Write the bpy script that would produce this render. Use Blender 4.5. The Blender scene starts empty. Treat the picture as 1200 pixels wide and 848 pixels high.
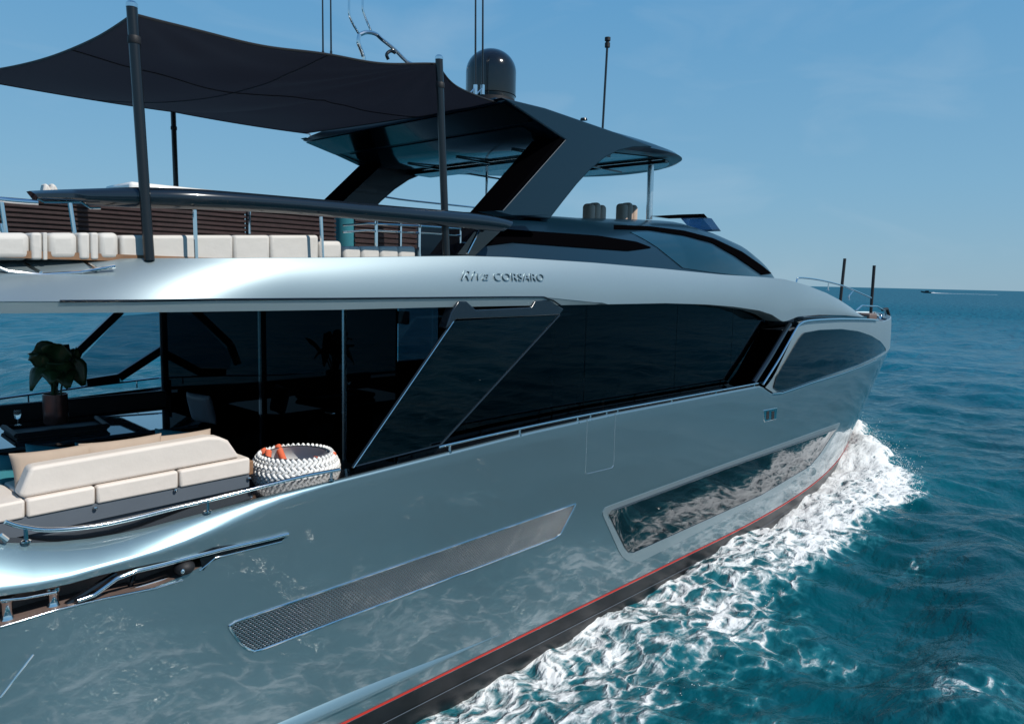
import bpy, bmesh, math, random
import numpy as np
from math import sin, cos, pi, atan, atan2, radians, hypot, sqrt
from mathutils import Vector, Matrix

random.seed(7)
def lin(a, b, n): return [a + (b - a) * i / (n - 1) for i in range(n)]
scene = bpy.context.scene
COL = scene.collection

# ------------------------------------------------------------------ camera
F, CXP, CYP = 880.0, 600.0, 424.0          # focal length and centre in px of a 1200 px wide frame
roll, pitch = atan(.0235), atan(97 / F)
TH = atan(825 / F * cos(pitch))
CAM = Vector((0, -9.7, 5.1))
_f = Vector((cos(TH) * cos(pitch), sin(TH) * cos(pitch), -sin(pitch)))
_r = Vector((sin(TH), -cos(TH), 0)); _u = _r.cross(_f)
RR = _r * cos(roll) + _u * sin(roll); UU = _u * cos(roll) - _r * sin(roll); DD = _f
cam = bpy.data.cameras.new('camera'); cam.sensor_width = 36; cam.lens = F / 1200 * 36
cam.clip_start = .05; cam.clip_end = 60000
co = bpy.data.objects.new('camera', cam); COL.objects.link(co); scene.camera = co
m = Matrix((RR, UU, -DD)).transposed().to_4x4(); m.translation = CAM; co.matrix_world = m

def ray(u, v): return (DD * F + RR * (u - CXP) - UU * (v - CYP)).normalized()
def aty(u, v, y):
    d = ray(u, v); return CAM + d * ((y - CAM.y) / d.y)
def atz(u, v, z):
    d = ray(u, v); return CAM + d * ((z - CAM.z) / d.z)
def atx(u, v, x):
    d = ray(u, v); return CAM + d * ((x - CAM.x) / d.x)

# ------------------------------------------------------------------ world, sun, exposure
SUN_EL = radians(46); SUN_DIR = Vector((.16, -.66, 0)).normalized() * cos(SUN_EL) + Vector((0, 0, sin(SUN_EL)))
w = bpy.data.worlds.new('World'); scene.world = w; w.use_nodes = True
nt = w.node_tree; nt.nodes.clear()
sky = nt.nodes.new('ShaderNodeTexSky'); sky.sky_type = 'NISHITA'; sky.sun_disc = False
sky.sun_elevation = SUN_EL; sky.sun_rotation = atan2(SUN_DIR.x, SUN_DIR.y)
sky.air_density = 1.0; sky.dust_density = .2; sky.ozone_density = 4; sky.altitude = 0
bg = nt.nodes.new('ShaderNodeBackground'); bg.inputs[1].default_value = .105
out = nt.nodes.new('ShaderNodeOutputWorld')
# thin high cirrus
tc = nt.nodes.new('ShaderNodeTexCoord'); mp = nt.nodes.new('ShaderNodeMapping')
mp.inputs['Scale'].default_value = (1.2, 3.4, 9); mp.inputs['Rotation'].default_value = (0, .1, .5)
nz = nt.nodes.new('ShaderNodeTexNoise'); nz.inputs['Scale'].default_value = 1.6; nz.inputs['Detail'].default_value = 7
nz.inputs['Distortion'].default_value = .6
rp = nt.nodes.new('ShaderNodeMapRange'); rp.inputs[1].default_value = .5; rp.inputs[2].default_value = .85
rp.inputs[3].default_value = 0; rp.inputs[4].default_value = .25
mx = nt.nodes.new('ShaderNodeMix'); mx.data_type = 'RGBA'; mx.inputs[7].default_value = (4.6, 5.8, 6.9, 1)
L = nt.links.new
L(tc.outputs['Generated'], mp.inputs[0]); L(mp.outputs[0], nz.inputs[0]); L(nz.outputs[0], rp.inputs[0])
# clean maritime air: deeper blue aloft, pale blue at the horizon
sx = nt.nodes.new('ShaderNodeSeparateXYZ'); cr = nt.nodes.new('ShaderNodeValToRGB'); gm = nt.nodes.new('ShaderNodeMix'); gm.data_type = 'RGBA'; gm.inputs[0].default_value = .88
e = cr.color_ramp.elements; e[0].position = 0; e[0].color = (.24, .41, .54, 1); e[1].position = 1; e[1].color = (.04, .16, .40, 1)
q = e.new(.12); q.color = (.19, .40, .58, 1); q = e.new(.36); q.color = (.105, .325, .58, 1)
sc_ = nt.nodes.new('ShaderNodeVectorMath'); sc_.operation = 'SCALE'; sc_.inputs['Scale'].default_value = 10
L(tc.outputs['Generated'], sx.inputs[0]); L(sx.outputs['Z'], cr.inputs[0]); L(cr.outputs[0], sc_.inputs[0]); L(sky.outputs[0], gm.inputs[6]); L(sc_.outputs[0], gm.inputs[7])
L(rp.outputs[0], mx.inputs[0]); L(gm.outputs[2], mx.inputs[6]); L(mx.outputs[2], bg.inputs[0]); L(bg.outputs[0], out.inputs[0])
sl = bpy.data.lights.new('sun', 'SUN'); sl.energy = 4.3; sl.angle = radians(.53); sl.color = (1, .95, .87)
so = bpy.data.objects.new('sun', sl); COL.objects.link(so)
so.rotation_euler = (-SUN_DIR).to_track_quat('-Z', 'Y').to_euler()
scene.view_settings.view_transform = 'Standard'; scene.view_settings.look = 'None'
scene.view_settings.exposure = 0.0; scene.view_settings.gamma = 1
scene.view_settings.use_curve_mapping = False
scene.cycles.max_bounces = 10; scene.cycles.transparent_max_bounces = 12
scene.cycles.caustics_reflective = False; scene.cycles.caustics_refractive = False

# ------------------------------------------------------------------ materials
def mat(name, col, rough=.5, metal=0., coat=0., spec=.5, ior=1.45, bump=None, vary=None, sheen=0., aniso=0.):
    mm = bpy.data.materials.new(name); mm.use_nodes = True
    n = mm.node_tree.nodes; l = mm.node_tree.links; b = n['Principled BSDF']
    b.inputs['Base Color'].default_value = (*col, 1); b.inputs['Roughness'].default_value = rough
    b.inputs['Metallic'].default_value = metal; b.inputs['IOR'].default_value = ior
    b.inputs['Specular IOR Level'].default_value = spec
    b.inputs['Coat Weight'].default_value = coat; b.inputs['Coat Roughness'].default_value = .03
    b.inputs['Sheen Weight'].default_value = sheen
    if vary or bump:
        t = n.new('ShaderNodeTexCoord')
    if vary:
        amt, sc = vary
        z = n.new('ShaderNodeTexNoise'); z.inputs['Scale'].default_value = sc; z.inputs['Detail'].default_value = 5
        r = n.new('ShaderNodeMapRange'); r.inputs[1].default_value = .3; r.inputs[2].default_value = .7
        r.inputs[3].default_value = 1 - amt; r.inputs[4].default_value = 1 + amt
        c = n.new('ShaderNodeVectorMath'); c.operation = 'SCALE'; c.inputs[0].default_value = col
        l.new(t.outputs['Object'], z.inputs[0]); l.new(z.outputs[0], r.inputs[0]); l.new(r.outputs[0], c.inputs['Scale'])
        l.new(c.outputs[0], b.inputs['Base Color'])
    if bump:
        st, sc = bump[:2]; dist = bump[2] if len(bump) > 2 else .01
        z = n.new('ShaderNodeTexNoise'); z.inputs['Scale'].default_value = sc; z.inputs['Detail'].default_value = 4
        bb = n.new('ShaderNodeBump'); bb.inputs['Strength'].default_value = st; bb.inputs['Distance'].default_value = dist
        l.new(t.outputs['Object'], z.inputs[0]); l.new(z.outputs[0], bb.inputs['Height']); l.new(bb.outputs[0], b.inputs['Normal'])
    return mm
M = {}
M['silver'] = mat('silver_paint', (.34, .42, .45), .46, .80, .18, vary=(.03, .4))
M['hull'] = mat('hull_paint', (.20, .30, .34), .34, .80, .9, vary=(.04, .35))
M['hull'].node_tree.nodes['Principled BSDF'].inputs['Coat IOR'].default_value = 1.9
M['darkblue'] = mat('dark_blue_paint', (.0015, .017, .033), .34, .15, .18)
M['coaming'] = mat('coaming_paint', (.008, .014, .022), .2, .1, .8)
M['black'] = mat('gloss_black', (.006, .007, .009), .12, 0, .6)
M['matte'] = mat('matte_black', (.010, .010, .012), .6, bump=(.2, 60, .003))
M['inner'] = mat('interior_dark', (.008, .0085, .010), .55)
M['chrome'] = mat('polished_steel', (.78, .79, .80), .09, 1.0)
M['pole'] = mat('carbon_pole', (.008, .010, .013), .3, .1, .3)
M['red'] = mat('red_stripe', (.48, .03, .02), .4)
M['anti'] = mat('antifouling', (.010, .010, .012), .35, vary=(.4, 3))
M['glass'] = mat('black_glass', (.003, .004, .006), .025, 0, 0, spec=.55, ior=1.5)
M['void'] = mat('dull_black', (.0015, .0015, .002), 1.0, spec=0, ior=1.01)
M['screen'] = mat('teal_windscreen', (.002, .028, .046), .07, .1, .4)
M['mirror'] = mat('reflective_glass', (.004, .005, .006), .03, ior=2.3)
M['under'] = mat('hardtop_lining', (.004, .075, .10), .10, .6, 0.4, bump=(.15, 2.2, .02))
M['cream'] = mat('cream_vinyl', (.70, .63, .57), .6, bump=(.35, 9, .012), vary=(.03, 3))
M['white'] = mat('white_vinyl', (.60, .57, .53), .6, bump=(.4, 8, .014), vary=(.03, 3))
M['beige'] = mat('beige_fabric', (.42, .33, .26), .85, bump=(.3, 150, .002), vary=(.06, 6))
M['teal'] = mat('teal_fabric', (.02, .16, .20), .8, bump=(.3, 150, .002), vary=(.1, 8))
M['grey'] = mat('grey_moulding', (.10, .12, .145), .45, vary=(.05, 3))
M['table'] = mat('table_lacquer', (.012, .035, .05), .035, .2, 1)
M['slat'] = mat('brown_slats', (.028, .014, .014), .5, vary=(.3, 20))
M['brown'] = mat('recess_brown', (.16, .115, .10), .5, vary=(.15, 4))
M['teak'] = mat('teak', (.24, .13, .07), .6, vary=(.2, 12))
M['leaf'] = mat('leaf', (.022, .060, .022), .4, 0, .1, vary=(.35, 9))
M['pot'] = mat('copper_pot', (.20, .11, .10), .28, .75, vary=(.15, 9))
M['rope'] = mat('white_rope', (.82, .82, .81), .8, bump=(.4, 120, .003))
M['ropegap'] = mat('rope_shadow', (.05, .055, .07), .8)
M['navy'] = mat('navy_towel', (.03, .04, .09), .9)
M['orange'] = mat('orange_towel', (.72, .15, .07), .9, bump=(.4, 120, .003))
M['seat'] = mat('helm_leather', (.55, .42, .34), .5, bump=(.1, 60, .002))
M['whitep'] = mat('white_gelcoat', (.78, .78, .76), .25, 0, .5)
M['letter'] = mat('steel_letters', (.62, .70, .74), .25, .9)
M['tglass'] = mat('clear_glass', (.9, .95, .95), .02, spec=.6)
M['tglass'].node_tree.nodes['Principled BSDF'].inputs['Transmission Weight'].default_value = .9
M['foamdrop'] = mat('spray_drops', (.85, .87, .88), .5)
M['plaque'] = mat('lettering_steel', (.33, .41, .44), .42, .80)
M['flagred'] = mat('flag_red', (.6, .03, .03), .8)

def tinted(name, tint, ior=1.5, refl=(.8, .9, 1)):
    mm = bpy.data.materials.new(name); mm.use_nodes = True
    n = mm.node_tree.nodes; l = mm.node_tree.links; n.clear()
    o = n.new('ShaderNodeOutputMaterial'); tr = n.new('ShaderNodeBsdfTransparent'); tr.inputs[0].default_value = (*tint, 1)
    g = n.new('ShaderNodeBsdfGlossy'); g.inputs['Roughness'].default_value = .015; g.inputs[0].default_value = (*refl, 1)
    fr = n.new('ShaderNodeFresnel'); fr.inputs[0].default_value = ior
    x = n.new('ShaderNodeMixShader'); l.new(fr.outputs[0], x.inputs[0]); l.new(tr.outputs[0], x.inputs[1]); l.new(g.outputs[0], x.inputs[2])
    l.new(x.outputs[0], o.inputs[0]); return mm
M['tint'] = tinted('tinted_glass', (.10, .12, .14), 1.5, (.55, .58, .60))
M['smoke'] = tinted('smoky_glass', (.16, .18, .20), 1.6, (.95, .98, 1))
M['doorglass'] = tinted('door_glass', (.02, .022, .025), 1.42, (.26, .28, .30))
M['tintlight'] = tinted('light_tinted_glass', (.42, .50, .55))

# awning cloth: dark, slightly translucent
def cloth():
    mm = mat('awning_cloth', (.009, .008, .009), .8, spec=.22, bump=(.5, 260, .001), vary=(.12, 1.5))
    n = mm.node_tree.nodes; l = mm.node_tree.links; b = n['Principled BSDF']
    t = n.new('ShaderNodeBsdfTranslucent'); t.inputs[0].default_value = (.006, .007, .011, 1)
    a = n.new('ShaderNodeAddShader'); l.new(b.outputs[0], a.inputs[0]); l.new(t.outputs[0], a.inputs[1])
    l.new(a.outputs[0], n['Material Output'].inputs[0]); return mm
M['cloth'] = cloth()

# perforated steel grille
def grille():
    mm = mat('perforated_steel', (.4, .4, .4), .2, .92)
    n = mm.node_tree.nodes; l = mm.node_tree.links; b = n['Principled BSDF']
    t = n.new('ShaderNodeTexCoord'); mp = n.new('ShaderNodeMapping'); mp.inputs['Rotation'].default_value = (0, radians(45), 0)
    mp.inputs['Scale'].default_value = (34, 1, 34)
    l.new(t.outputs['Object'], mp.inputs[0])
    fr = n.new('ShaderNodeVectorMath'); fr.operation = 'FRACTION'; l.new(mp.outputs[0], fr.inputs[0])
    sb = n.new('ShaderNodeVectorMath'); sb.operation = 'SUBTRACT'; sb.inputs[1].default_value = (.5, 0, .5); l.new(fr.outputs[0], sb.inputs[0])
    ml = n.new('ShaderNodeVectorMath'); ml.operation = 'MULTIPLY'; ml.inputs[1].default_value = (1, 0, 1); l.new(sb.outputs[0], ml.inputs[0])
    ln = n.new('ShaderNodeVectorMath'); ln.operation = 'LENGTH'; l.new(ml.outputs[0], ln.inputs[0])
    r = n.new('ShaderNodeMapRange'); r.inputs[1].default_value = .24; r.inputs[2].default_value = .42; l.new(ln.outputs['Value'], r.inputs[0])
    c = n.new('ShaderNodeMix'); c.data_type = 'RGBA'; c.inputs[6].default_value = (.004, .004, .005, 1); c.inputs[7].default_value = (.36, .39, .41, 1)
    l.new(r.outputs[0], c.inputs[0]); l.new(c.outputs[2], b.inputs['Base Color'])
    z = n.new('ShaderNodeTexNoise'); z.inputs['Scale'].default_value = 2.5; z.inputs['Detail'].default_value = 3; l.new(t.outputs['Object'], z.inputs[0])
    ad = n.new('ShaderNodeMath'); ad.operation = 'MULTIPLY_ADD'; ad.inputs[1].default_value = 3.0; l.new(z.outputs[0], ad.inputs[0]); l.new(r.outputs[0], ad.inputs[2])
    bb = n.new('ShaderNodeBump'); bb.inputs['Strength'].default_value = .6; bb.inputs['Distance'].default_value = .02
    l.new(ad.outputs[0], bb.inputs['Height']); l.new(bb.outputs[0], b.inputs['Normal'])
    return mm
M['grille'] = grille()

# ------------------------------------------------------------------ mesh helpers
class MB:
    def __init__(s): s.v = []; s.f = []
    def vert(s, p): s.v.append(tuple(p)); return len(s.v) - 1
    def poly(s, pts): s.f.append([s.vert(p) for p in pts])
    def grid(s, rows, closed=False):
        idx = [[s.vert(p) for p in r] for r in rows]
        for i in range(len(idx) - 1):
            a, b = idx[i], idx[i + 1]; n = len(a)
            for j in range(n if closed else n - 1):
                s.f.append([a[j], a[(j + 1) % n], b[(j + 1) % n], b[j]])
        return s
    def box(s, lo, hi):
        x0, y0, z0 = lo; x1, y1, z1 = hi
        i = [s.vert(p) for p in ((x0,y0,z0),(x1,y0,z0),(x1,y1,z0),(x0,y1,z0),(x0,y0,z1),(x1,y0,z1),(x1,y1,z1),(x0,y1,z1))]
        for q in ((0,3,2,1),(4,5,6,7),(0,1,5,4),(1,2,6,5),(2,3,7,6),(3,0,4,7)): s.f.append([i[k] for k in q])
        return s
    def prism(s, pts, off):
        """closed solid from a polygon of 3D points pushed along vector off"""
        n = len(pts); off = Vector(off)
        a = [s.vert(p) for p in pts]; b = [s.vert(Vector(p) + off) for p in pts]
        s.f.append(a); s.f.append(b[::-1])
        for k in range(n): s.f.append([a[k], b[k], b[(k + 1) % n], a[(k + 1) % n]])
        return s
    def tube(s, pts, r, n=10, cap=True, r2=None):
        pts = [Vector(p) for p in pts]; rings = []; up = None
        for i, p in enumerate(pts):
            t = (pts[min(i + 1, len(pts) - 1)] - pts[max(i - 1, 0)]).normalized()
            if up is None: up = t.orthogonal().normalized()
            up = (up - t * up.dot(t)).normalized(); sd = t.cross(up)
            rr = r if r2 is None else r + (r2 - r) * i / (len(pts) - 1)
            rings.append([p + (up * cos(2 * pi * k / n) + sd * sin(2 * pi * k / n)) * rr for k in range(n)])
        b0 = len(s.v); s.grid(rings, True)
        if cap:
            s.f.append([b0 + k for k in range(n)][::-1]); e = b0 + (len(pts) - 1) * n; s.f.append([e + k for k in range(n)])
        return s
    def lathe(s, prof, c=(0, 0, 0), n=32):
        rows = [[(c[0] + r * cos(2 * pi * k / n), c[1] + r * sin(2 * pi * k / n), c[2] + z) for k in range(n)] for r, z in prof]
        return s.grid(rows, True)
    def mirror(s):
        n = len(s.v); s.v += [(x, -y, z) for x, y, z in s.v]; s.f += [[i + n for i in f][::-1] for f in s.f]; return s
    def build(s, name, material, parent=None, smooth=40, bevel=0, seg=2, solid=0, offset=0, merge=1e-5, sub=0, normals=True):
        me = bpy.data.meshes.new(name); me.from_pydata(s.v, [], s.f)
        bm = bmesh.new(); bm.from_mesh(me)
        if merge: bmesh.ops.remove_doubles(bm, verts=bm.verts, dist=merge)
        bmesh.ops.dissolve_degenerate(bm, dist=1e-6, edges=bm.edges)
        if normals: bmesh.ops.recalc_face_normals(bm, faces=bm.faces)
        bm.to_mesh(me); bm.free()
        me.polygons.foreach_set('use_smooth', [True] * len(me.polygons))
        try: me.set_sharp_from_angle(angle=radians(smooth))
        except Exception: pass
        o = bpy.data.objects.new(name, me); COL.objects.link(o)
        if isinstance(material, (list, tuple)):
            for q in material: me.materials.append(M[q])
        else: me.materials.append(M[material])
        if solid:
            q = o.modifiers.new('s', 'SOLIDIFY'); q.thickness = solid; q.offset = offset
        if bevel:
            q = o.modifiers.new('b', 'BEVEL'); q.width = bevel; q.segments = seg; q.limit_method = 'ANGLE'; q.angle_limit = radians(35)
            q.harden_normals = False
        if sub:
            q = o.modifiers.new('u', 'SUBSURF'); q.levels = sub; q.render_levels = sub
        if parent is not None: o.parent = parent; o.matrix_parent_inverse = parent.matrix_world.inverted()
        return o

def empty(name, loc, label, cat, group=None):
    o = bpy.data.objects.new(name, None); COL.objects.link(o); o.location = loc; o.empty_display_size = .2
    o.matrix_world = Matrix.Translation(loc)
    return tag(o, label, cat, group)
def tag(o, label, cat, group=None):
    o['label'] = label; o['category'] = cat
    if group: o['group'] = group
    return o
def smooth(t): t = max(0, min(1, t)); return t * t * (3 - 2 * t)
def interp(x, tab): return float(np.interp(x, [a for a, b in tab], [b for a, b in tab]))
def spline(pts, n=8):
    """Catmull-Rom through 3D points"""
    P = [Vector(p) for p in pts]; P = [2 * P[0] - P[1]] + P + [2 * P[-1] - P[-2]]; out = []
    for i in range(1, len(P) - 2):
        for k in range(n):
            t = k / n; a, b, c, d = P[i - 1], P[i], P[i + 1], P[i + 2]
            out.append(.5 * ((2 * b) + (c - a) * t + (2 * a - 5 * b + 4 * c - d) * t * t + (3 * b - a - 3 * c + d) * t ** 3))
    out.append(P[-2]); return out

# ------------------------------------------------------------------ hull form
def hb(x, z):
    """half beam of the hull at station x, height z"""
    s = max(0., min(1., z / 3.2)); B = 3.36 + .14 * s; x0 = 12 + 3 * s; xs = 28.3 + 2.9 * s; p = 2.1 + .3 * s
    if z < 0: B += .5 * z; xs += 2.0 * z
    if x <= x0: return B - .012 * max(0, 2 - x) ** 2
    if x >= xs: return 0.
    return B * (1 - ((x - x0) / (xs - x0)) ** p)
def stem(z):
    s = max(0., min(1., z / 3.2)); return 28.3 + 2.9 * s + (2.0 * z if z < 0 else 0)
def hit(u, v, g, y0=-3.9):
    """first point along the ray of photo pixel (u, v) on the starboard surface y = -g(x, z)"""
    d = ray(u, v); t = (y0 - CAM.y) / d.y; dt = .02 * t
    fn = lambda t: (lambda p: p.y + g(p.x, p.z))(CAM + d * t)
    a = t
    while fn(a) < 0 and a < 70: b0 = a; a += dt
    lo, hi = a - dt, a
    for _ in range(30):
        mid = (lo + hi) / 2
        if fn(mid) < 0: lo = mid
        else: hi = mid
    return CAM + d * hi
def H(u, v, off=0.): return hit(u, v, lambda x, z: hb(x, z) + off)
def curve_on(px, g):   # traced pixels -> table x -> z
    return sorted([(p.x, p.z) for p in (hit(u, v, g) for u, v in px)])

def einn(x): return .04 + .21 * smooth((4.0 - x) / 2.6)            # how far the bulwark shoulder leans inboard
crease = curve_on([(0, 634), (38, 637), (80, 634), (112, 630), (140, 625), (180, 616.5), (245, 599), (310, 581), (388, 563), (440, 550), (520, 530), (620, 505), (720, 483), (810, 466), (890, 451)],
                  lambda x, z: hb(x, z) - einn(x))
lowb = curve_on([(905, 460), (925, 455), (950, 446), (985, 436), (1005, 428), (1022, 421)], hb)
crease = [c for c in crease if c[0] < lowb[0][0] - .3] + lowb
ZB = crease[-1][1]; crease.append((32, ZB + .04))
def zc(x): return interp(x, crease)
slo = curve_on([(0, 733), (66, 713), (120, 700), (180, 688), (234, 667), (252, 652), (330, 634)], hb)
shi = curve_on([(0, 698), (68, 688), (98, 678), (172, 661), (200, 656), (337, 624)], hb)
SLOT_END = 3.5
def zlo(x):
    return interp(x, slo) if x < SLOT_END else interp(SLOT_END, slo) + (interp(x, slo) * 0)
def zhi(x):
    return max(interp(x, shi), zlo(x) + .02)

yacht = empty('yacht', (14, 0, 0), 'long blue-grey motor yacht under way with black windows and a dark hardtop', 'yacht')

def station(wt, z): return -2.2 + (stem(z) + 2.2) * wt
NW = 150
ws = [(i / NW) for i in range(NW + 1)]
def hull_strip(zfuncs, skip=None):
    mb = MB(); rows = []
    for zf, zn in zfuncs:
        r = []
        for wt in ws:
            x = station(wt, zn); z = zf(x)
            x = min(station(wt, z), stem(z)); z = zf(x)
            r.append((x, -hb(x, z), z))
        rows.append(r)
    idx = [[mb.vert(p) for p in r] for r in rows]
    for i in range(len(rows) - 1):
        for j in range(NW):
            if skip and skip(i, (rows[i][j][0] + rows[i][j + 1][0]) / 2): continue
            mb.f.append([idx[i][j], idx[i][j + 1], idx[i + 1][j + 1], idx[i + 1][j]])
    return mb, rows
def rad(x): return .035 + (max(.1, zc(x) - zhi(x) - .05) - .035) * smooth((4.2 - x) / 2.6)
zf = [(lambda x, z=z: z, z) for z in (.38, .5, .7)]
zf += [(lambda x, k=k: .9 + (zlo(x) - .9) * k / 9, .9 + 1.7 * k / 9) for k in range(10)]
zf += [(lambda x: zhi(x), 2.75)]
zf += [(lambda x, k=k: zhi(x) + (zc(x) - rad(x) - zhi(x)) * k / 3, 2.9) for k in (1, 2, 3)]
SL = 12
mb, rows = hull_strip(zf, lambda i, x: i == SL and x < SLOT_END)
# rounded shoulder up to the inner edge of the bulwark
top = rows[-1]; sh = []
for k in range(0, 9):
    a = k / 8 * pi / 2; r = []
    for (x, y, z) in top:
        e = einn(x); rr = zc(x) - z
        if x > 13.8: e = .04
        wl = smooth((4.2 - x) / 2.2) * .85; t = k / 8
        r.append((x, min(y + e * ((1 - cos(a)) * (1 - wl) + t * wl), -0.0) if y < 0 else 0, z + rr * (sin(a) * (1 - wl) + t * wl)))
    sh.append(r)
mb.grid(sh); mb.mirror()
hull = mb.build('hull', 'hull', yacht, smooth=50)
inner_edge = sh[-1]
mb, _ = hull_strip([(lambda x, z=z: z, z) for z in (-.9, -.5, -.2, 0, .15, .28, .38)])
mb.mirror().build('hull_bottom', 'anti', yacht)
# boot stripe: a raised band
mb = MB()
rws = []
for z, o in ((.395, 0.004), (.395, .012), (.419, .012), (.419, .004)):
    rws.append([(station(wt, z) , -hb(station(wt, z), z) - o, z) for wt in ws[:-6]])
mb.grid(rws).mirror().build('boot_stripe', 'red', hull)
for zz, o in ((.16, .008),):
    mb = MB(); rws = []
    for z in (zz, zz + .012): rws.append([(station(wt, z), -hb(station(wt, z), z) - o, z) for wt in ws[:-10]])
    mb.grid(rws).mirror().build('bottom_seam', 'grey', hull)
# transom and swim platform (aft of the frame)
mb = MB(); xa = -2.2
mb.poly([(xa, -hb(xa, -.5), -.5)] + [(xa, -hb(xa, z), z) for z in (0, 1, 2, 2.4)] + [(xa, hb(xa, z), z) for z in (2.4, 2, 1, 0, -.5)])
mb.build('transom', 'hull', yacht)
mb = MB().box((-3.6, -2.9, .45), (-2.2, 2.9, .62)); mb.build('swim_platform', 'teak', yacht, bevel=.02)
# spray strake low on the hull
mb = MB(); rws = []
S0 = H(330, 856); S1 = H(608, 733)
for o, dz in ((0, .10), (.055, .02), (.06, -.02), (0, -.05)):
    r = []
    for k in range(41):
        t = k / 40; x = -2 + (S1.x + 2) * t; z = S0.z + (S1.z - S0.z) * (x - S0.x) / (S1.x - S0.x)
        kk = smooth((1 - t) * 3); r.append((x, -hb(x, z + dz * kk) - o * kk - .001, z + dz * kk))
    rws.append(r)
mb.grid(rws).build('spray_strake', 'hull', hull, smooth=30)
mb = MB().grid([[(x, -y, z) for x, y, z in r] for r in rws]).build('spray_strake', 'hull', hull, smooth=30)

# --- mooring recess behind the slot
mb = MB(); xs_ = np.linspace(.2, SLOT_END + .05, 24)
DEP = .30
mb.grid([[(x, -hb(x, zlo(x)) + .003, zlo(x)) for x in xs_], [(x, -hb(x, zlo(x)) + DEP, zlo(x) - .02) for x in xs_],
         [(x, -hb(x, zlo(x)) + DEP, zhi(x) + .1) for x in xs_], [(x, -hb(x, zhi(x)) + .003, zhi(x)) for x in xs_]])
mb.build('mooring_recess', 'brown', hull)
def onhull(pix, off=.0, n=8, g=hb):
    out = []
    for (a, b) in zip(pix[:-1], pix[1:]):
        for k in range(n): t = k / n; out.append(hit(a[0] + (b[0] - a[0]) * t, a[1] + (b[1] - a[1]) * t, g) + Vector((0, -off, 0)))
    out.append(hit(*pix[-1], g) + Vector((0, -off, 0))); return out
ch = MB()
ch.tube(onhull([(0, 734), (66, 714), (120, 701), (180, 689), (214, 679)], .004), .008)
ch.tube(onhull([(234, 668), (252, 653), (330, 634)], .004), .008)
ch.build('recess_rim', 'chrome', hull)
g_in = lambda x, z: hb(x, z) - .10
mb = MB(); mb.tube(onhull([(90, 703), (110, 696), (136, 677), (160, 668), (190, 661), (260, 643), (318, 630), (337, 625)], .012, 4), .019); mb.build('mooring_rail', 'chrome', hull)
mb = MB(); mb.tube(onhull([(100, 700), (150, 691), (190, 679), (212, 672)], .0, 4, g_in), .010); mb.build('mooring_rail', 'chrome', hull)
mb = MB(); mb.tube([aty(78, 708, -3.4), aty(136, 672, -3.38)], .028, 8); mb.build('recess_strut', 'black', hull)
mb = MB(); mb.tube([aty(152, 690, -3.3), aty(160, 664, -3.3)], .02, 8); mb.build('recess_strut', 'black', hull)
for (u, v0, v1) in ((9, 701, 730), (63, 690, 714)):
    a = hit(u, v0, g_in); b = hit(u, v1, g_in); mb = MB(); hgt = a.z - b.z
    mb.lathe([(0, -.01), (.058, -.01), (.058, .02), (.038, .05), (.034, hgt * .5), (.038, hgt - .03), (.055, hgt - .01), (.055, hgt + .02), (0, hgt + .02)], (b.x, b.y, b.z), 20)
    mb.build('roller', 'chrome', hull)
mb = MB(); mb.tube(onhull([(0, 703), (30, 700), (66, 693)], .0, 5, lambda x, z: hb(x, z) - .03), .014); mb.build('fairlead_bar', 'chrome', hull)
c = hit(216, 664, lambda x, z: hb(x, z) - .02); mb = MB()
for k in range(1):
    rws = []
    for i in range(13):
        a = -pi / 2 + pi * i / 12; rws.append([c + Vector((cos(a) * .085 * cos(b), cos(a) * .085 * sin(b), sin(a) * .065)) for b in np.linspace(0, 2 * pi, 20, endpoint=False)])
    mb.grid(rws, True)
mb.build('winch', 'matte', hull)
cc = MB(); rws = []
for i in range(7):
    a = -pi / 2 + pi * i / 6; rws.append([c + Vector((-.05, -.085, 0)) + Vector((cos(a) * .018 * cos(b), cos(a) * .014 * sin(b), sin(a) * .022)) for b in np.linspace(0, 2 * pi, 10, endpoint=False)])
cc.grid(rws, True).build('winch_knob', 'chrome', hull)
mb = MB(); mb.prism([H(238, 668, .004), H(252, 651, .004), H(330, 633, .004), H(334, 629, .004), H(250, 641, .004), H(232, 648, .004)], (0, -.004, 0)); mb.build('recess_shadow_gap', 'black', hull)
# exhaust trim strip low aft
mb = MB(); mb.tube([H(-6, 776, .004), H(40, 766 - 1, .004)] if False else [H(0, 817, .004), H(39, 766, .004)], .010, 8); mb.build('trim_strip', 'chrome', hull)

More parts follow.
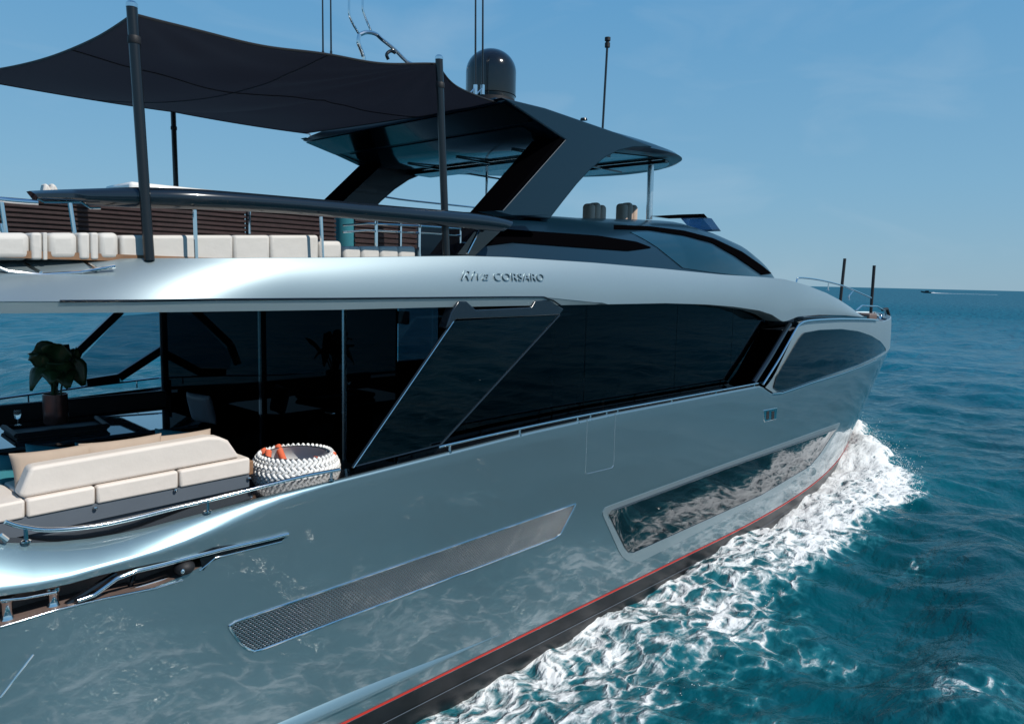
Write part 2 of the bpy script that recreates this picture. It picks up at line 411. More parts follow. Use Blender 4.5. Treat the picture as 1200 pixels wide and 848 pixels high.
def panel_on(pix, off, thick, name, material, parent, g=hb, nseg=10, frame=None, framemat='chrome', tilt=0.):
    """thin panel following the surface inside a traced outline given as top and bottom pixel chains"""
    topc, botc = pix; n = 48
    def chain(c):
        P = []; ds = [0]
        for a, b in zip(c[:-1], c[1:]): ds.append(ds[-1] + hypot(b[0] - a[0], b[1] - a[1]))
        for k in range(n + 1):
            d = ds[-1] * k / n; j = max(i for i in range(len(ds)) if ds[i] <= d + 1e-9); j = min(j, len(c) - 2)
            t = (d - ds[j]) / max(1e-9, ds[j + 1] - ds[j]); P.append((c[j][0] + (c[j + 1][0] - c[j][0]) * t, c[j][1] + (c[j + 1][1] - c[j][1]) * t))
        return P
    A = chain(topc); B = chain(botc)
    TA = [hit(*p, g) for p in A]; TB = [hit(*p, g) for p in B]; rows = []
    ok = [k for k in range(len(TA)) if TA[k].y < -.3 and TB[k].y < -.3]; TA = [TA[k] for k in ok]; TB = [TB[k] for k in ok]
    for i in range(nseg + 1):
        t = i / nseg; r = []
        for a, b in zip(TA, TB):
            q = a.lerp(b, t); r.append(Vector((q.x, -g(q.x, q.z) - off - tilt * (1 - t), q.z)))
        rows.append(r)
    mb = MB(); mb.grid(rows)
    # skirt back to the surface
    loop = rows[0] + [r[-1] for r in rows[1:]] + rows[-1][-2::-1] + [r[0] for r in rows[-2:0:-1]]
    back = [Vector((q.x, -g(q.x, q.z) + thick, q.z)) for q in loop]
    mb.grid([loop + [loop[0]], back + [back[0]]])
    o = mb.build(name, material, parent, smooth=30)
    if frame:
        fm = MB(); fm.tube(loop + [loop[0]], frame, 6, cap=False); fm.build('frame', framemat, o)
    return o

panel_on(([(268, 733), (275, 728), (674, 590)], [(270, 737), (284, 757), (299, 763), (655, 628), (674, 591)]), .006, .01, 'engine_grille', 'grille', hull, frame=.010)
panel_on(([(706, 600), (709, 594), (850, 543), (984, 495)], [(706, 603), (727, 650), (734, 656), (746, 660), (919, 572), (955, 541), (967, 530), (984, 497)]), .010, .01, 'hull_window_surround', 'silver', hull)
panel_on(([(713, 602), (716, 597), (850, 547), (978, 502)], [(713, 603), (733, 644), (738, 648), (890, 580), (948, 546), (960, 532), (978, 504)]), .016, .01, 'hull_window', 'mirror', hull, frame=.006, framemat='black', tilt=.05)
# boarding hatch outline
mb = MB(); mb.tube(onhull([(688, 492), (686, 554), (688, 555), (717, 548), (719, 545), (721, 485)], .001, 5), .006, 6); mb.build('boarding_hatch_seam', 'letter', hull)
# anchor vent with two openings
mb = MB(); q = [H(895, 480.5, .01), H(911, 477.5, .01), H(910, 491, .01), H(896, 494.5, .01)]; mb.prism(q, (0, .03, 0)); mb.build('side_vent', 'chrome', hull, bevel=.01)
for u in (898.6, 904.6):
    mb = MB(); mb.prism([H(u, 482, .014), H(u + 3, 481.3, .014), H(u + 2.6, 490.6, .014), H(u - .4, 491.6, .014)], (0, .01, 0)); mb.build('vent_opening', 'matte', hull)
mb = MB(); mb.tube(onhull([(905, 461), (915, 460.5), (930, 455.5), (950, 448.5), (985, 438), (1008, 429.5), (1026, 421.5)], .012, 4), .016, 8); mb.build('sheer_moulding', 'chrome', hull)

# ------------------------------------------------------------------ decks
deck = MB()
# side deck gutter (starboard and port) and coaming down to the cockpit sole
ie = [(x, y, z) for (x, y, z) in inner_edge if y < -.05]
rws = [ie, [(x, min(y + .012, 0), z - .03) for x, y, z in ie],
       [(x, min(max(y + .40, -3.12 if x > 3.2 else -3.0), -.02) if x < 15 else min(y + .4, -.02), z - .05) for x, y, z in ie]]
deck.grid(rws); deck.mirror(); deck.build('side_deck', 'black', yacht)
mb = MB(); mb.box((-1.8, -3.0, 2.28), (5.2, 3.0, 2.40)); mb.build('cockpit_sole', 'teak', yacht)
mb = MB(); mb.box((-1.8, -3.02, 2.2), (5.22, -2.94, 2.86)); mb.box((-1.8, 2.94, 2.2), (5.22, 3.02, 3.02)); mb.box((-1.85, -3, 2.2), (-1.75, 3, 3.0)); mb.build('cockpit_coaming', 'matte', yacht)
mb = MB(); mb.box((3.70, -2.95, 2.4), (5.18, -2.05, 2.86)); mb.build('side_step', 'matte', yacht, bevel=.02)

# ------------------------------------------------------------------ upper fairing band (flybridge side)
def gb(x, z): return hb(x, 3.2) + .03 - .34 * smooth((x - 14.2) / 4)
def top_in(x): return .52 * smooth((3.6 - x) / 2.5)
gt = lambda x, z: gb(x, z) - .06 - top_in(x)
TOPP = [(-40, 304), (0, 303.5), (60, 303.5), (175, 303), (300, 302.5), (400, 302), (500, 300.5), (550, 300), (600, 301.5), (700, 308), (780, 315), (850, 322), (900, 325), (920, 327), (950, 335), (970, 343), (985, 351), (1000, 361), (1011, 371)]
BOTP = [(-40, 368), (0, 367.5), (190, 366), (300, 364.5), (400, 363), (500, 360.5), (600, 358.5), (700, 357), (780, 355.5), (830, 357), (860, 359.5), (890, 364), (905, 369), (917, 377), (923, 376), (935, 371), (960, 369), (990, 369.5), (1010, 371.5)]
tt = curve_on(TOPP, gt); bt = curve_on(BOTP, gb)
xe = max(a for a, b in tt)
xs2 = list(np.linspace(.9, xe, 150))
def ztop(x): return interp(x, tt)
def zbot(x): return interp(x, bt)
zcr = curve_on([(-40, 353.5), (0, 353), (100, 353), (250, 353), (400, 350), (635, 348), (700, 354.5), (760, 355), (860, 359)], gb)
def zcrease(x): return max(zbot(x) + .004, interp(x, zcr)) if x < 8.5 else zbot(x) + .004
mb = MB(); rows = [[], []]
NR = 12
rows = [[] for _ in range(NR + 5)]
for x in xs2:
    zt, zb_ = ztop(x), zbot(x); zk = min(zcrease(x), zt - .01); zt = max(zt, zb_ + .005)
    base = gb(x, 0)
    rows[0].append((x, -(base - .35), zb_ + .0))
    rows[1].append((x, -(base - .03), zb_))
    rows[2].append((x, -(base - .008), zk - .004))
    for k in range(NR):
        t = k / (NR - 1); a = t * pi / 2
        y = base - .10 * t ** 2.4 - top_in(x) * t
        rows[3 + k].append((x, -y, zk + (zt - zk) * t))
    yt = base - .10 - top_in(x)
    rows[3 + NR].append((x, -(yt - .05), zt + .004)); rows[4 + NR].append((x, -(yt - .12), zt - .02))
mb.grid(rows); mb.mirror(); band = mb.build('flybridge_side', 'silver', yacht, smooth=32)
# thin shadow groove above the lower lip
gl = [H_ for H_ in onhull([(70, 353), (160, 352.5), (250, 351), (400, 350), (500, 349), (600, 348), (637, 348), (648, 352), (657, 358)], .004, 6, gb)]
MB().tube(gl, .011, 6).build('groove', 'black', band)
# flybridge and foredeck floor
fl = MB(); xr = [x for x in xs2]
fl.grid([[(x, -s * max(.02, gb(x, 0) - .2 - top_in(x)), ztop(x) - .02 + (0 if abs(s) == 1 else (.03 if x > 19 else .0))) for x in xr] for s in (1, .6, .2, -.2, -.6, -1)])
fl.build('upper_deck', 'silver', yacht, smooth=60)
ceil = MB(); ceil.grid([[(x, s * (gb(x, 0) - .34), min(4.80, zbot(x) + .03)) for x in xs2 if x < 16] for s in (-1, 1)])
ceil.build('deck_soffit', 'inner', yacht)
# closing the superstructure behind the bow slot
# raised letters
def text(body, a, b, name, shear=0., h=None):
    """lettering between pixels a and b on the band"""
    cu = bpy.data.curves.new(name, 'FONT'); cu.body = body; cu.extrude = .010; cu.shear = shear; cu.space_character = 1.1
    t = bpy.data.objects.new(name, cu); COL.objects.link(t); bpy.context.view_layer.update()
    me = bpy.data.meshes.new_from_object(t.evaluated_get(bpy.context.evaluated_depsgraph_get()))
    COL.objects.unlink(t); bpy.data.objects.remove(t)
    xs = [v.co.x for v in me.vertices]; wdt = max(xs) - min(xs); x0 = min(xs)
    A = hit(*a, gb); Bp = hit(*b, gb); sc = (Bp.x - A.x) / wdt; zs = h if h else sc
    for v in me.vertices:
        t_ = (v.co.x - x0) / wdt; x = A.x + (Bp.x - A.x) * t_; z = A.z + (Bp.z - A.z) * t_ + v.co.y * zs
        zk = zcrease(x); zt = ztop(x); f_ = max(0, (z - zk) / (zt - zk))
        v.co = (x, -(gb(x, 0) - (.10) * f_ ** 2.4) - .010 - v.co.z, z)
    me.materials.append(M['plaque']); o = bpy.data.objects.new(name, me); COL.objects.link(o)
    o.parent = band; bpy.context.view_layer.update(); o.matrix_parent_inverse = band.matrix_world.inverted(); return o
text('Riva', (541, 328), (574, 328), 'lettering', .45, .16)
text('CORSARO', (580, 328.5), (638, 329), 'lettering', 0, .13)

# ------------------------------------------------------------------ bow bulwark with wrap window
gbow = lambda x, z: hb(x, 3.2) + .012
TB_ = [(938, 378), (945, 376.5), (975, 374.5), (1010, 374.5), (1030, 375.5), (1036, 377)]
bt2 = curve_on(TB_, gbow)
xb0 = hit(897, 452, gbow).x; xb1 = bt2[0][0]
mb = MB(); rows = [[] for _ in range(13)]
NB = 90
for i in range(NB + 1):
    t = i / NB
    for k in range(11):
        s = k / 10; xa_ = xb0 + (xb1 - xb0) * s; x = xa_ + (stem(3.2) - .02 - xa_) * t
        zt = interp(x, bt2); z0 = zc(x) + .0
        z = z0 + (zt - z0) * s
        y = -(gbow(x, z) - .03 * s ** 3)
        rows[k].append((x, min(y, 0), z))
    x, y, z = rows[10][-1]
    rows[11].append((x, min(y + .04, 0), z + .01)); rows[12].append((x, min(y + .10, 0), z - .12))
mb.grid(rows).mirror(); bowb = mb.build('bow_bulwark', 'silver', yacht, smooth=45)
gbw = lambda x, z: hb(x, 3.2) + .012 - .03 * max(0, min(1, (z - zc(x)) / max(.05, interp(x, bt2) - zc(x)))) ** 3
panel_on(([(906, 452), (909, 441), (935, 397), (941, 390), (960, 386.5), (985, 385.5), (1005, 388), (1020, 393), (1031, 400), (1037, 408)],
          [(906, 454), (912, 458), (925, 455), (950, 446), (985, 434), (1005, 427), (1025, 418), (1037, 411)]), .016, .02, 'bow_window', 'glass', bowb, g=gbw, nseg=8, frame=.008, framemat='black')
# polished diagonal frame at the aft end of the bow bulwark
mb = MB(); ptsd = [hit(u, v, gbow) + Vector((0, -.02, 0)) for u, v in ((893, 450), (912, 420), (930, 388), (936, 380), (946, 376), (975, 374), (1010, 374), (1028, 375))]
mb.tube(spline(ptsd, 5), .022, 8); mb.build('frame_moulding', 'chrome', bowb)
mb = MB(); mb.tube([hit(u, v, gbow) + Vector((0, .10, 0)) for u, v in ((889, 449), (908, 419), (926, 388), (931, 380))], .05, 8); mb.build('frame_pillar', 'coaming', bowb)
mb = MB(); q = H(1041, 413); mb.tube([Vector((30.2, -.75, ZB + .05)), Vector((31.0, -.25, ZB + .08)), Vector((31.28, 0, ZB + .08))], .05, 8); mb.build('bow_shoe', 'chrome', bowb)
# dark slot between the band and the bow bulwark, foredeck behind it
mb = MB(); gg = lambda x, z: hb(x, 3.2) - .34
xx = np.linspace(16.0, 31.0, 60)
mb.grid([[(x, -max(0, hb(x, 3.2) - .42), 3.0) for x in xx], [(x, -max(0, hb(x, 3.2) - .42), min(4.3, interp(x, bt2) + .12) if x > 20.9 and x < xe + 1 else (interp(x, bt2) - .10 if x >= xe else 4.42)) for x in xx]])
mb.mirror().build('superstructure_inner', 'black', yacht)
mb = MB(); xx = np.linspace(15, 31.1, 50)
mb.grid([[(x, s * max(0, hb(x, 3.2) - .08), interp(x, bt2) - .16) for x in xx] for s in (-1, -.5, 0, .5, 1)])
mb.build('foredeck', 'grey', yacht)

# ------------------------------------------------------------------ saloon glass
mb = MB()
gs = lambda x, z: min(3.12, hb(x, 3.2) - .30)
xx = [5.2] + list(np.linspace(5.4, 17.2, 60))
def winbreaks(a, b): return [x for x in xx if a - 1e-6 <= x <= b + 1e-6]
edges = [5.2, 8.6, 11.1, 13.1, 16.4]
for a, b in zip(edges[:-1], edges[1:]):
    xs3 = [a + .006] + [x for x in xx if a + .05 < x < b - .05] + [b - .006]
    mb = MB(); mb.grid([[(x, -gs(x, 0), 2.95) for x in xs3], [(x, -gs(x, 0), min(4.84, zbot(x) + .06)) for x in xs3]])
    o = mb.build('saloon_window', 'tint', yacht, normals=False)
    mb = MB(); mb.grid([[(x, gs(x, 0), 2.95) for x in xs3], [(x, gs(x, 0), 4.80) for x in xs3]])
    mb.build('saloon_window', 'tintlight', yacht, normals=False)
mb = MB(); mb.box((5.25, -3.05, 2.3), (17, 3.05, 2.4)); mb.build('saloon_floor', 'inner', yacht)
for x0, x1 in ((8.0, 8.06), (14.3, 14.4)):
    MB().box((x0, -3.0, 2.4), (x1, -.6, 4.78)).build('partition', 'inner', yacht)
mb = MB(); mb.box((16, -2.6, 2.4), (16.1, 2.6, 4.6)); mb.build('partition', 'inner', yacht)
# slanted pillars on both sides inside the glass
for sgn in (-1, 1):
    mb = MB()
    for (xa_, xb_) in (((12.0, 13.6),) if sgn > 0 else ()):
        y = sgn * 3.05
        mb.prism([(xa_, y, 3.0), (xa_ + .35, y, 3.0), (xb_ + .35, y, 4.8), (xb_, y, 4.8)], (0, -sgn * .08, 0))
    mb.box((5.2, min(sgn * 3.06, sgn * 2.9), 2.4), (17, max(sgn * 3.06, sgn * 2.9), 3.12 if sgn < 0 else 3.3))
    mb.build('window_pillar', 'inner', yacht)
# interior furniture seen faintly through the glass
for x in (6.4, 7.0, 9.6, 10.8): MB().box((x, -1.9, 2.4), (x + .42, -1.4, 3.35)).build('saloon_seat', 'brown', yacht, bevel=.04)
mb = MB(); mb.box((9.2, -.9, 3.1), (11.6, .3, 3.15)); mb.box((10.2, -.5, 2.4), (10.6, -.1, 3.1)); mb.build('saloon_table', 'brown', yacht)
# port bulwark window frames and diagonals seen across the cockpit
mb = MB(); y = 3.28
def pp(u, v, yy=3.4): return aty(u, v, yy)
def bar(pts, wd, name, mtl, parent, th=.08, yy=3.38):
    mb = MB()
    P = [pp(u, v, yy) for u, v in pts]
    for a, b in zip(P[:-1], P[1:]):
        d = (b - a).normalized(); n = Vector((-d.z, 0, d.x)) * wd / 2
        mb.prism([a - n, b - n, b + n, a + n], (0, -th, 0))
    return mb.build(name, mtl, parent)
bar([(80, 440), (90, 412), (140, 364)], .12, 'port_frame', 'black', yacht)
bar([(100, 448), (138, 442), (195, 405)], .13, 'port_frame', 'black', yacht)
P = [pp(92, 446), pp(88, 425), pp(140, 370), pp(200, 365), pp(195, 405), pp(138, 440)]
mb = MB(); mb.poly([Vector((p.x, 3.34, p.z)) for p in P]); mb.build('port_wing_glass', 'tintlight', yacht)
mb = MB(); mb.tube([pp(u, v, 3.35) for u, v in ((-60, 472), (0, 467), (30, 463), (60, 459), (100, 453), (150, 447), (192, 442))], .016, 8); mb.build('port_rail', 'chrome', yacht)
for u, v in ((33, 463), (160, 446)): p = pp(u, v, 3.35); MB().tube([p, p - Vector((0, 0, .12))], .014, 8).build('port_rail_post', 'chrome', yacht)

# ------------------------------------------------------------------ aft bulkhead with glass doors
BX = 5.2
mb = MB()
def pane(y0, y1, name, mtl):
    mb = MB().box((BX, y0, 2.42), (BX + .025, y1, 4.79)); return mb.build(name, mtl, yacht)
d1 = pane(-2.06, -.16, 'saloon_door', 'doorglass'); d2 = pane(-.10, 3.10, 'saloon_door', 'doorglass'); d3 = pane(-3.08, -2.14, 'saloon_door', 'doorglass')
MB().box((BX - .02, -2.115, 2.4), (BX + .04, -2.075, 4.79)).build('door_jamb', 'letter', d1)
MB().box((BX - .04, -.17, 2.4), (BX + .05, -.09, 4.79)).build('door_jamb', 'black', d1)
MB().box((BX - .02, -.15, 2.4), (BX - .045, -.13, 4.79)).build('jamb_trim', 'coaming', d1)
MB().box((BX - .04, 3.10, 2.4), (BX + .04, 3.20, 4.79)).build('door_jamb', 'black', d2)
MB().box((BX - .06, 3.14, 2.4), (BX - .04, 3.16, 4.79)).build('jamb_trim', 'grey', d2)
MB().box((BX - .08, -3.08, 2.4), (BX - .002, 3.1, 2.44)).build('door_sill', 'grey', yacht)
MB().tube([(BX - .05, -1.96, 3.42), (BX - .09, -1.96, 3.42), (BX - .09, -1.82, 3.42)], .012, 8).build('handle', 'chrome', d1)
MB().box((BX + .3, -2.55, 3.62), (BX + .31, -2.45, 3.8)).build('switch_plate', 'grey', d3)
MB().box((BX + .3, -2.9, 4.55), (BX + .34, -2.2, 4.7)).build('overhead_panel', 'grey', d3)
MB().box((BX + .06, -2.28, 2.75), (BX + .08, -2.16, 3.2)).build('side_panel', 'grey', d3)

# ------------------------------------------------------------------ glass wing panel beside the side deck
gw = -3.40
wc = [aty(u, v, gw) for u, v in ((413, 547), (529, 376), (654, 369), (516, 521))]
tilt = [Vector((0, .0, 0)), Vector((0, -.02, 0)), Vector((0, -.02, 0)), Vector((0, 0, 0))]
wc = [a + b for a, b in zip(wc, tilt)]
mb = MB(); mb.prism(wc, (0, .025, 0)); wing = mb.build('wing_panel', 'smoke', yacht)
fm = MB()
for a, b, r in ((0, 1, .014), (2, 3, .015), (3, 0, .010)): fm.tube([wc[a], wc[b]], r, 8)
fm.build('frame', 'coaming', wing)
hd = MB(); hd.tube([wc[0] + Vector((-.01, -.03, 0)), wc[1] + Vector((-.01, -.03, 0))], .008, 6); hd.build('edge_trim', 'chrome', wing)
tp = [(443, 384), (449, 362), (457, 355), (540, 354), (558, 362), (624, 360), (629, 352), (645, 351), (659, 360), (652, 371), (560, 374), (462, 378)]
tp = [(523, 385), (529, 366), (537, 353), (547, 353), (558, 363), (623, 360), (627, 352.5), (643, 351.5), (661, 362), (656, 369), (600, 371.5), (535, 374)]
mb = MB(); mb.prism([aty(u, v, gw - .13) for u, v in tp], (0, .14, 0)); mb.build('hinge_beam', 'coaming', wing, bevel=.012)

# ------------------------------------------------------------------ handrails along the bulwark
def rail(name, px, posts, y=None, r=.016, g=None, drop=.12, parent=yacht, mt='chrome', lean=(0, 0, 0)):
    pts = [aty(u, v, y) if y is not None else hit(u, v, g) for u, v in px]
    mb = MB(); mb.tube(spline(pts, 5), r, 10); o = mb.build(name, mt, parent)
    for (u, v0, v1) in posts:
        a = aty(u, v0, y) if y is not None else hit(u, v0, g)
        hgt = (aty(u, v0, a.y).z - aty(u, v1, a.y).z)
        mb = MB(); mb.tube([a, a + Vector((lean[0], lean[1], -hgt))], r * .85, 8)
        mb.lathe([(r * 1.9, 0), (r * 1.9, .012), (r, .02)], (a.x + lean[0], a.y + lean[1], a.z - hgt - .006), 12)
        mb.build('stanchion', mt, o)
    return o
gr = lambda x, z: hb(x, 3.2) - .03 - .21 * smooth((4.0 - x) / 2.6)
rail('bulwark_rail', [(6, 611), (26, 617), (60, 620.5), (114, 615.5), (160, 606), (200, 594 + 2), (243, 586), (310, 569), (360, 557), (398, 550)],
     [(30, 618, 634), (243, 586, 599), (388, 552, 562)], g=gr, r=.018)
rail('bulwark_rail', [(514, 524), (527, 520.5), (609, 502), (692, 485), (787, 467.5), (839, 458), (888, 449)],
     [(527, 520.5, 529), (609, 502, 510), (677, 488, 495), (692, 485, 492), (711, 481, 488), (724, 478.5, 485), (787, 467.5, 473.5), (839, 458, 464), (884, 449.5, 455)], g=gr, r=.016)
mb = MB(); mb.tube([hit(0, 627, gr), hit(8, 633, gr)], .022, 8); mb.build('cleat', 'chrome', yacht)

# flybridge rail
gtoe = lambda x, z: gb(x, 0) - .02 - top_in(x) * .68
gfr = lambda x, z: gb(x, 0) - .22 - .45 * smooth((3.2 - x) / 2)
fr = rail('flybridge_rail', [(-50, 229), (0, 234), (20, 236), (45, 237.5)], [], g=gfr, r=.022)
def fpost(px, nm='stanchion', g=gfr, r=.017):
    mb = MB(); mb.tube([hit(u, v, g) for u, v in px], r, 8); return mb.build(nm, 'chrome', fr)
fpost([(1, 232), (11, 300)]); MB().tube([hit(11, 300, gfr), hit(48, 320, gtoe)], .017, 8).build('stanchion_foot', 'chrome', fr); fpost([(0, 262), (3, 275), (11, 300)], r=.014)
fpost([(82, 238), (92, 303)]); MB().tube([hit(92, 303, gfr), hit(115, 316, gtoe)], .017, 8).build('stanchion_foot', 'chrome', fr)
for u, v0, v1 in ((228, 246, 304), (376, 254, 302)):
    a = hit(u, v0, gfr); fpost([(u, v0), (u + 2, v1)])
mb = MB(); mb.tube([hit(u, v, gtoe) for u, v in ((-20, 306), (10, 318), (50, 322), (95, 319), (135, 312))], .014, 8); mb.build('toe_rail', 'chrome', fr)
mb = MB(); mb.tube([hit(u, v, gfr) for u, v in ((44, 233), (52, 237), (95, 237), (106, 244), (118, 244))], .010, 6); mb.build('rail_bracket', 'chrome', fr)
for k, vv in enumerate((262, 270)):
    mb = MB(); mb.tube([aty(u, v, -2.95) for u, v in ((402, vv + 2), (430, vv), (492, vv + 3), (540, vv + 6))], .010, 6); mb.build('stair_rail', 'chrome', fr)
for u, v0, v1 in ((441, 258, 302), (470, 262, 300), (492, 262, 301), (540, 268, 288)):
    mb = MB(); a = aty(u, v0, -2.95); mb.tube([a, (a.x, a.y, aty(u, v1, -2.95).z)], .017 if u in (441, 492) else .010, 8); mb.build('stanchion', 'chrome', fr)
rail('port_flybridge_rail', [(372, 237), (433, 229.5), (480, 235), (575, 245)], [(440, 231, 242)], y=2.9, r=.02)
# dark coaming rail with a knife shaped aft tip
def coaming():
    topx = [(36, 223.5), (70, 222), (150, 219.5), (170, 219.5), (240, 222), (350, 231), (450, 240), (560, 250), (602, 258)]
    botx = [(47, 236), (70, 238), (150, 242), (170, 243), (240, 244.5), (350, 250), (450, 258.5), (560, 268), (592, 271)]
    A = [hit(u, v, gfr) for u, v in topx]; B = [hit(u, v, gfr) for u, v in botx]
    A = spline(A, 5); B = spline(B, 5); rows = []
    n = len(A)
    for (f, o) in ((0., .12), (0., .02), (.3, -.03), (.62, -.03), (1., .03), (1., .14)):
        rows.append([A[i].lerp(B[i], f) + Vector((0, o, 0)) for i in range(n)])
    mb = MB(); mb.grid(rows + [rows[0]])
    mb.poly([r[0] for r in rows]); mb.poly([r[-1] for r in rows])
    o = mb.build('flybridge_coaming', 'coaming', yacht, smooth=50); return o
coaming()
# port coaming (mirror, lower detail)
mb = MB(); mb.tube([(1.6, 2.9, 5.62), (3, 3.15, 5.7), (5, 3.2, 5.72), (6.8, 3.2, 5.72)], .10, 8); mb.build('port_coaming', 'coaming', yacht)

# ------------------------------------------------------------------ dark flybridge cowl
ctop = [(6.45, 5.9), (7.0, 6.02), (8.2, 6.12), (10.4, 6.20), (12.2, 6.31), (13.2, 6.36), (14.2, 6.27), (15.4, 6.12), (16.5, 5.85), (17.5, 5.56), (18.8, 5.18), (19.8, 4.80)]
def cw(x): return 3.02 - .25 * smooth((x - 7) / 6) if x < 12 else (3.02 - .25 * smooth(5 / 6)) * max(0.0, 1 - (max(0, x - 12) / 7.9) ** 2.6) ** .6
def ctopz(x): return interp(x, ctop)
mb = MB(); rows = []
for x in list(np.linspace(6.45, 19.85, 110)):
    W = max(.05, cw(x)); zt = ctopz(x); zb_ = min(ztop(x) - .04, zt - .02)
    r = []
    for k in range(25):
        a = k / 24 * pi; ca, sa = cos(a), sin(a)
        e = .42
        yy = -W * (abs(ca) ** e) * (1 if ca > 0 else -1); zz = zb_ + (zt - zb_) * (abs(sa) ** .62)
        yy *= (1 - .10 * (zz - zb_) / max(.1, zt - zb_))
        r.append((x, yy, zz))
    rows.append(r)
mb.grid(rows); mb.poly(rows[0]); cowl = mb.build('flybridge_cowl', 'darkblue', yacht, smooth=60)
def gcow(x, z):
    W = max(.05, cw(x)); zt = ctopz(x); zb_ = min(ztop(x) - .04, zt - .02); s = (z - zb_) / max(.05, zt - zb_)
    if s >= 1 or x > 19.8 or x < 6.4: return -5.
    s = max(0, s); sa = s ** (1 / .62); ca = sqrt(max(0, 1 - sa * sa)); return W * ca ** .42 * (1 - .10 * s)
# deep slot moulding
def strip_on(topc, botc, name, mtl, parent, g, off=.012, th=.02): return panel_on((topc, botc), off, th, name, mtl, parent, g=g, nseg=5)
strip_on([(560, 266), (600, 269), (700, 276), (745, 283), (762, 289.5)], [(553, 290), (600, 284), (680, 290), (735, 294), (762, 290.5)], 'side_slot', 'void', cowl, gcow)
strip_on([(719, 263.5), (760, 265), (800, 270), (835, 279), (869, 295), (892, 311), (910, 325.6)], [(719, 268.5), (760, 269.5), (800, 275.5), (833, 284), (862, 300.5), (882, 314.5), (899, 326.3)], 'windscreen_brow', 'void', cowl, gcow, .02)
strip_on([(738, 272), (760, 272), (800, 277.5), (832, 287), (859, 302.5), (878, 316), (892, 325)], [(770, 290), (790, 306), (800, 314), (830, 318.5), (860, 322), (880, 324), (892, 325.8)], 'windscreen', 'screen', cowl, gcow, .010)
# support shoulder, aft black cutaway
mb = MB(); mb.prism([aty(u, v, -3.05) for u, v in ((536, 298), (560, 266), (592, 266), (556, 300))], (0, .5, 0)); mb.build('cowl_cutaway', 'black', yacht)
mb = MB(); mb.tube([aty(548, 297, -3.06), aty(562, 270, -3.06)], .012, 6); mb.build('trim_strip', 'chrome', yacht)
mb = MB(); mb.prism([aty(u, v, -3.1) for u, v in ((600, 252), (645, 252), (650, 246), (580, 247))], (0, .3, 0)); mb.build('leg_base', 'darkblue', yacht)
# venturi windscreen on top of the cowl
mb = MB(); mb.prism([aty(u, v, -1.9) for u, v in ((768, 253), (800, 251.2), (825, 250.5), (829, 255), (790, 256))], (0, .12, 0)); mb.build('venturi_screen', 'void', cowl)
mb = MB(); mb.prism([aty(u, v, -1.7) for u, v in ((822, 254), (834, 256), (845, 271), (836, 271))], (0, .5, 0)); mb.build('venturi_glass', 'tintlight', cowl)

# ------------------------------------------------------------------ hardtop
prof = [(7.40, 7.50), (8.77, 7.15), (7.42, 5.98), (8.46, 5.98), (8.75, 6.25), (9.07, 6.54), (9.4, 6.80), (9.75, 7.02), (10.1, 7.17), (10.5, 7.28), (11.1, 7.38), (10.2, 7.44), (9.5, 7.47), (8.3, 7.52)]
hw = lambda x: 2.5 * (1 - (max(0, x - 10.4) / 3.5) ** 3) ** .5 if x < 13.9 else 0
tz = lambda x: 7.50 + (-.02) * smooth((x - 9) / 5); uz = lambda x: 7.17 + (.29 * (8.8 - x) / 1.35 if x < 8.8 else 0) + .25 * smooth((x - 9) / 4.6)
hx = [7.47, 7.8, 8.2, 8.5, 8.8, 9.2, 9.6] + list(np.linspace(10, 13.0, 16)) + [13.3, 13.5, 13.7, 13.8, 13.87, 13.899]
mb = MB(); rows = []
for x in hx:
    W = hw(x); r = []
    zt, zu = tz(x), uz(x)
    for s in (-1, -.97, -.9, -.7, -.35, 0, .35, .7, .9, .97, 1):
        r.append((x, s * W, zu + (zt - zu) * (.35 if abs(s) == 1 else .75 if abs(s) == .97 else 1) + (.16 * (1 - s * s) if abs(s) < .95 else 0)))
    for s in (.97, .9, .7, .35, 0, -.35, -.7, -.9, -.97):
        r.append((x, s * W, zu + (zt - zu) * (.06 if abs(s) == .97 else 0)))
    rows.append(r)
mb.grid(rows, True); mb.poly(rows[0]); mb.poly(rows[-1]); hard = mb.build('hardtop', 'darkblue', yacht, smooth=35)
for sg in (-1, 1):
    mb = MB(); mb.prism([(x, sg * 2.505, z) for x, z in prof], (0, -sg * .20, 0)); mb.build('hardtop_leg', 'darkblue', hard, bevel=.02, smooth=40)
    mb = MB(); mb.prism([(8.80, sg * 2.49, 7.17), (7.40, sg * 2.49, 5.95), (7.32, sg * 2.49, 5.95), (8.66, sg * 2.49, 7.17)], (0, -sg * .55, 0)); mb.build('leg_fairing', 'void', hard, smooth=30)
mb = MB(); mb.grid([[(x, sg * 2.46, uz(x) - .012) for x in (7.5, 7.8, 8.1)] for sg in (-1, 0, 1)]); mb.build('aft_soffit', 'black', hard, smooth=60)
# underside lining, beams, skylight
mb = MB(); rws = []
for s in (-.86, -.43, 0, .43, .86): rws.append([(x, s * hw(x), uz(x) - .012) for x in hx if 8.1 < x < 13.6])
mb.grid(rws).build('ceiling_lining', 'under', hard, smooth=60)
for x0, x1 in ((9.75, 10.25), (12.2, 12.3)):
    W = hw(x1) * .9; MB().box((x0, -W, uz(x0) - .075), (x1, W, uz(x0) - .016)).build('roof_beam', 'black', hard, bevel=.01)
for yy in (-1.3, 0, 1.3): MB().box((8.9, yy - .02, uz(9) - .045), (11.9, yy + .02, uz(9) - .015)).build('lining_batten', 'black', hard)
a = aty(763, 184, -1.5); b = aty(761, 251, -1.5)
MB().tube([a + Vector((0, 0, .1)), (b.x, b.y, b.z - .1)], .062, 14).build('support_pole', 'letter', hard)
a = aty(571, 178, 1.2); MB().tube([(a.x, a.y, 7.25), (a.x, a.y, 5.5)], .03, 10).build('support_pole', 'chrome', hard)
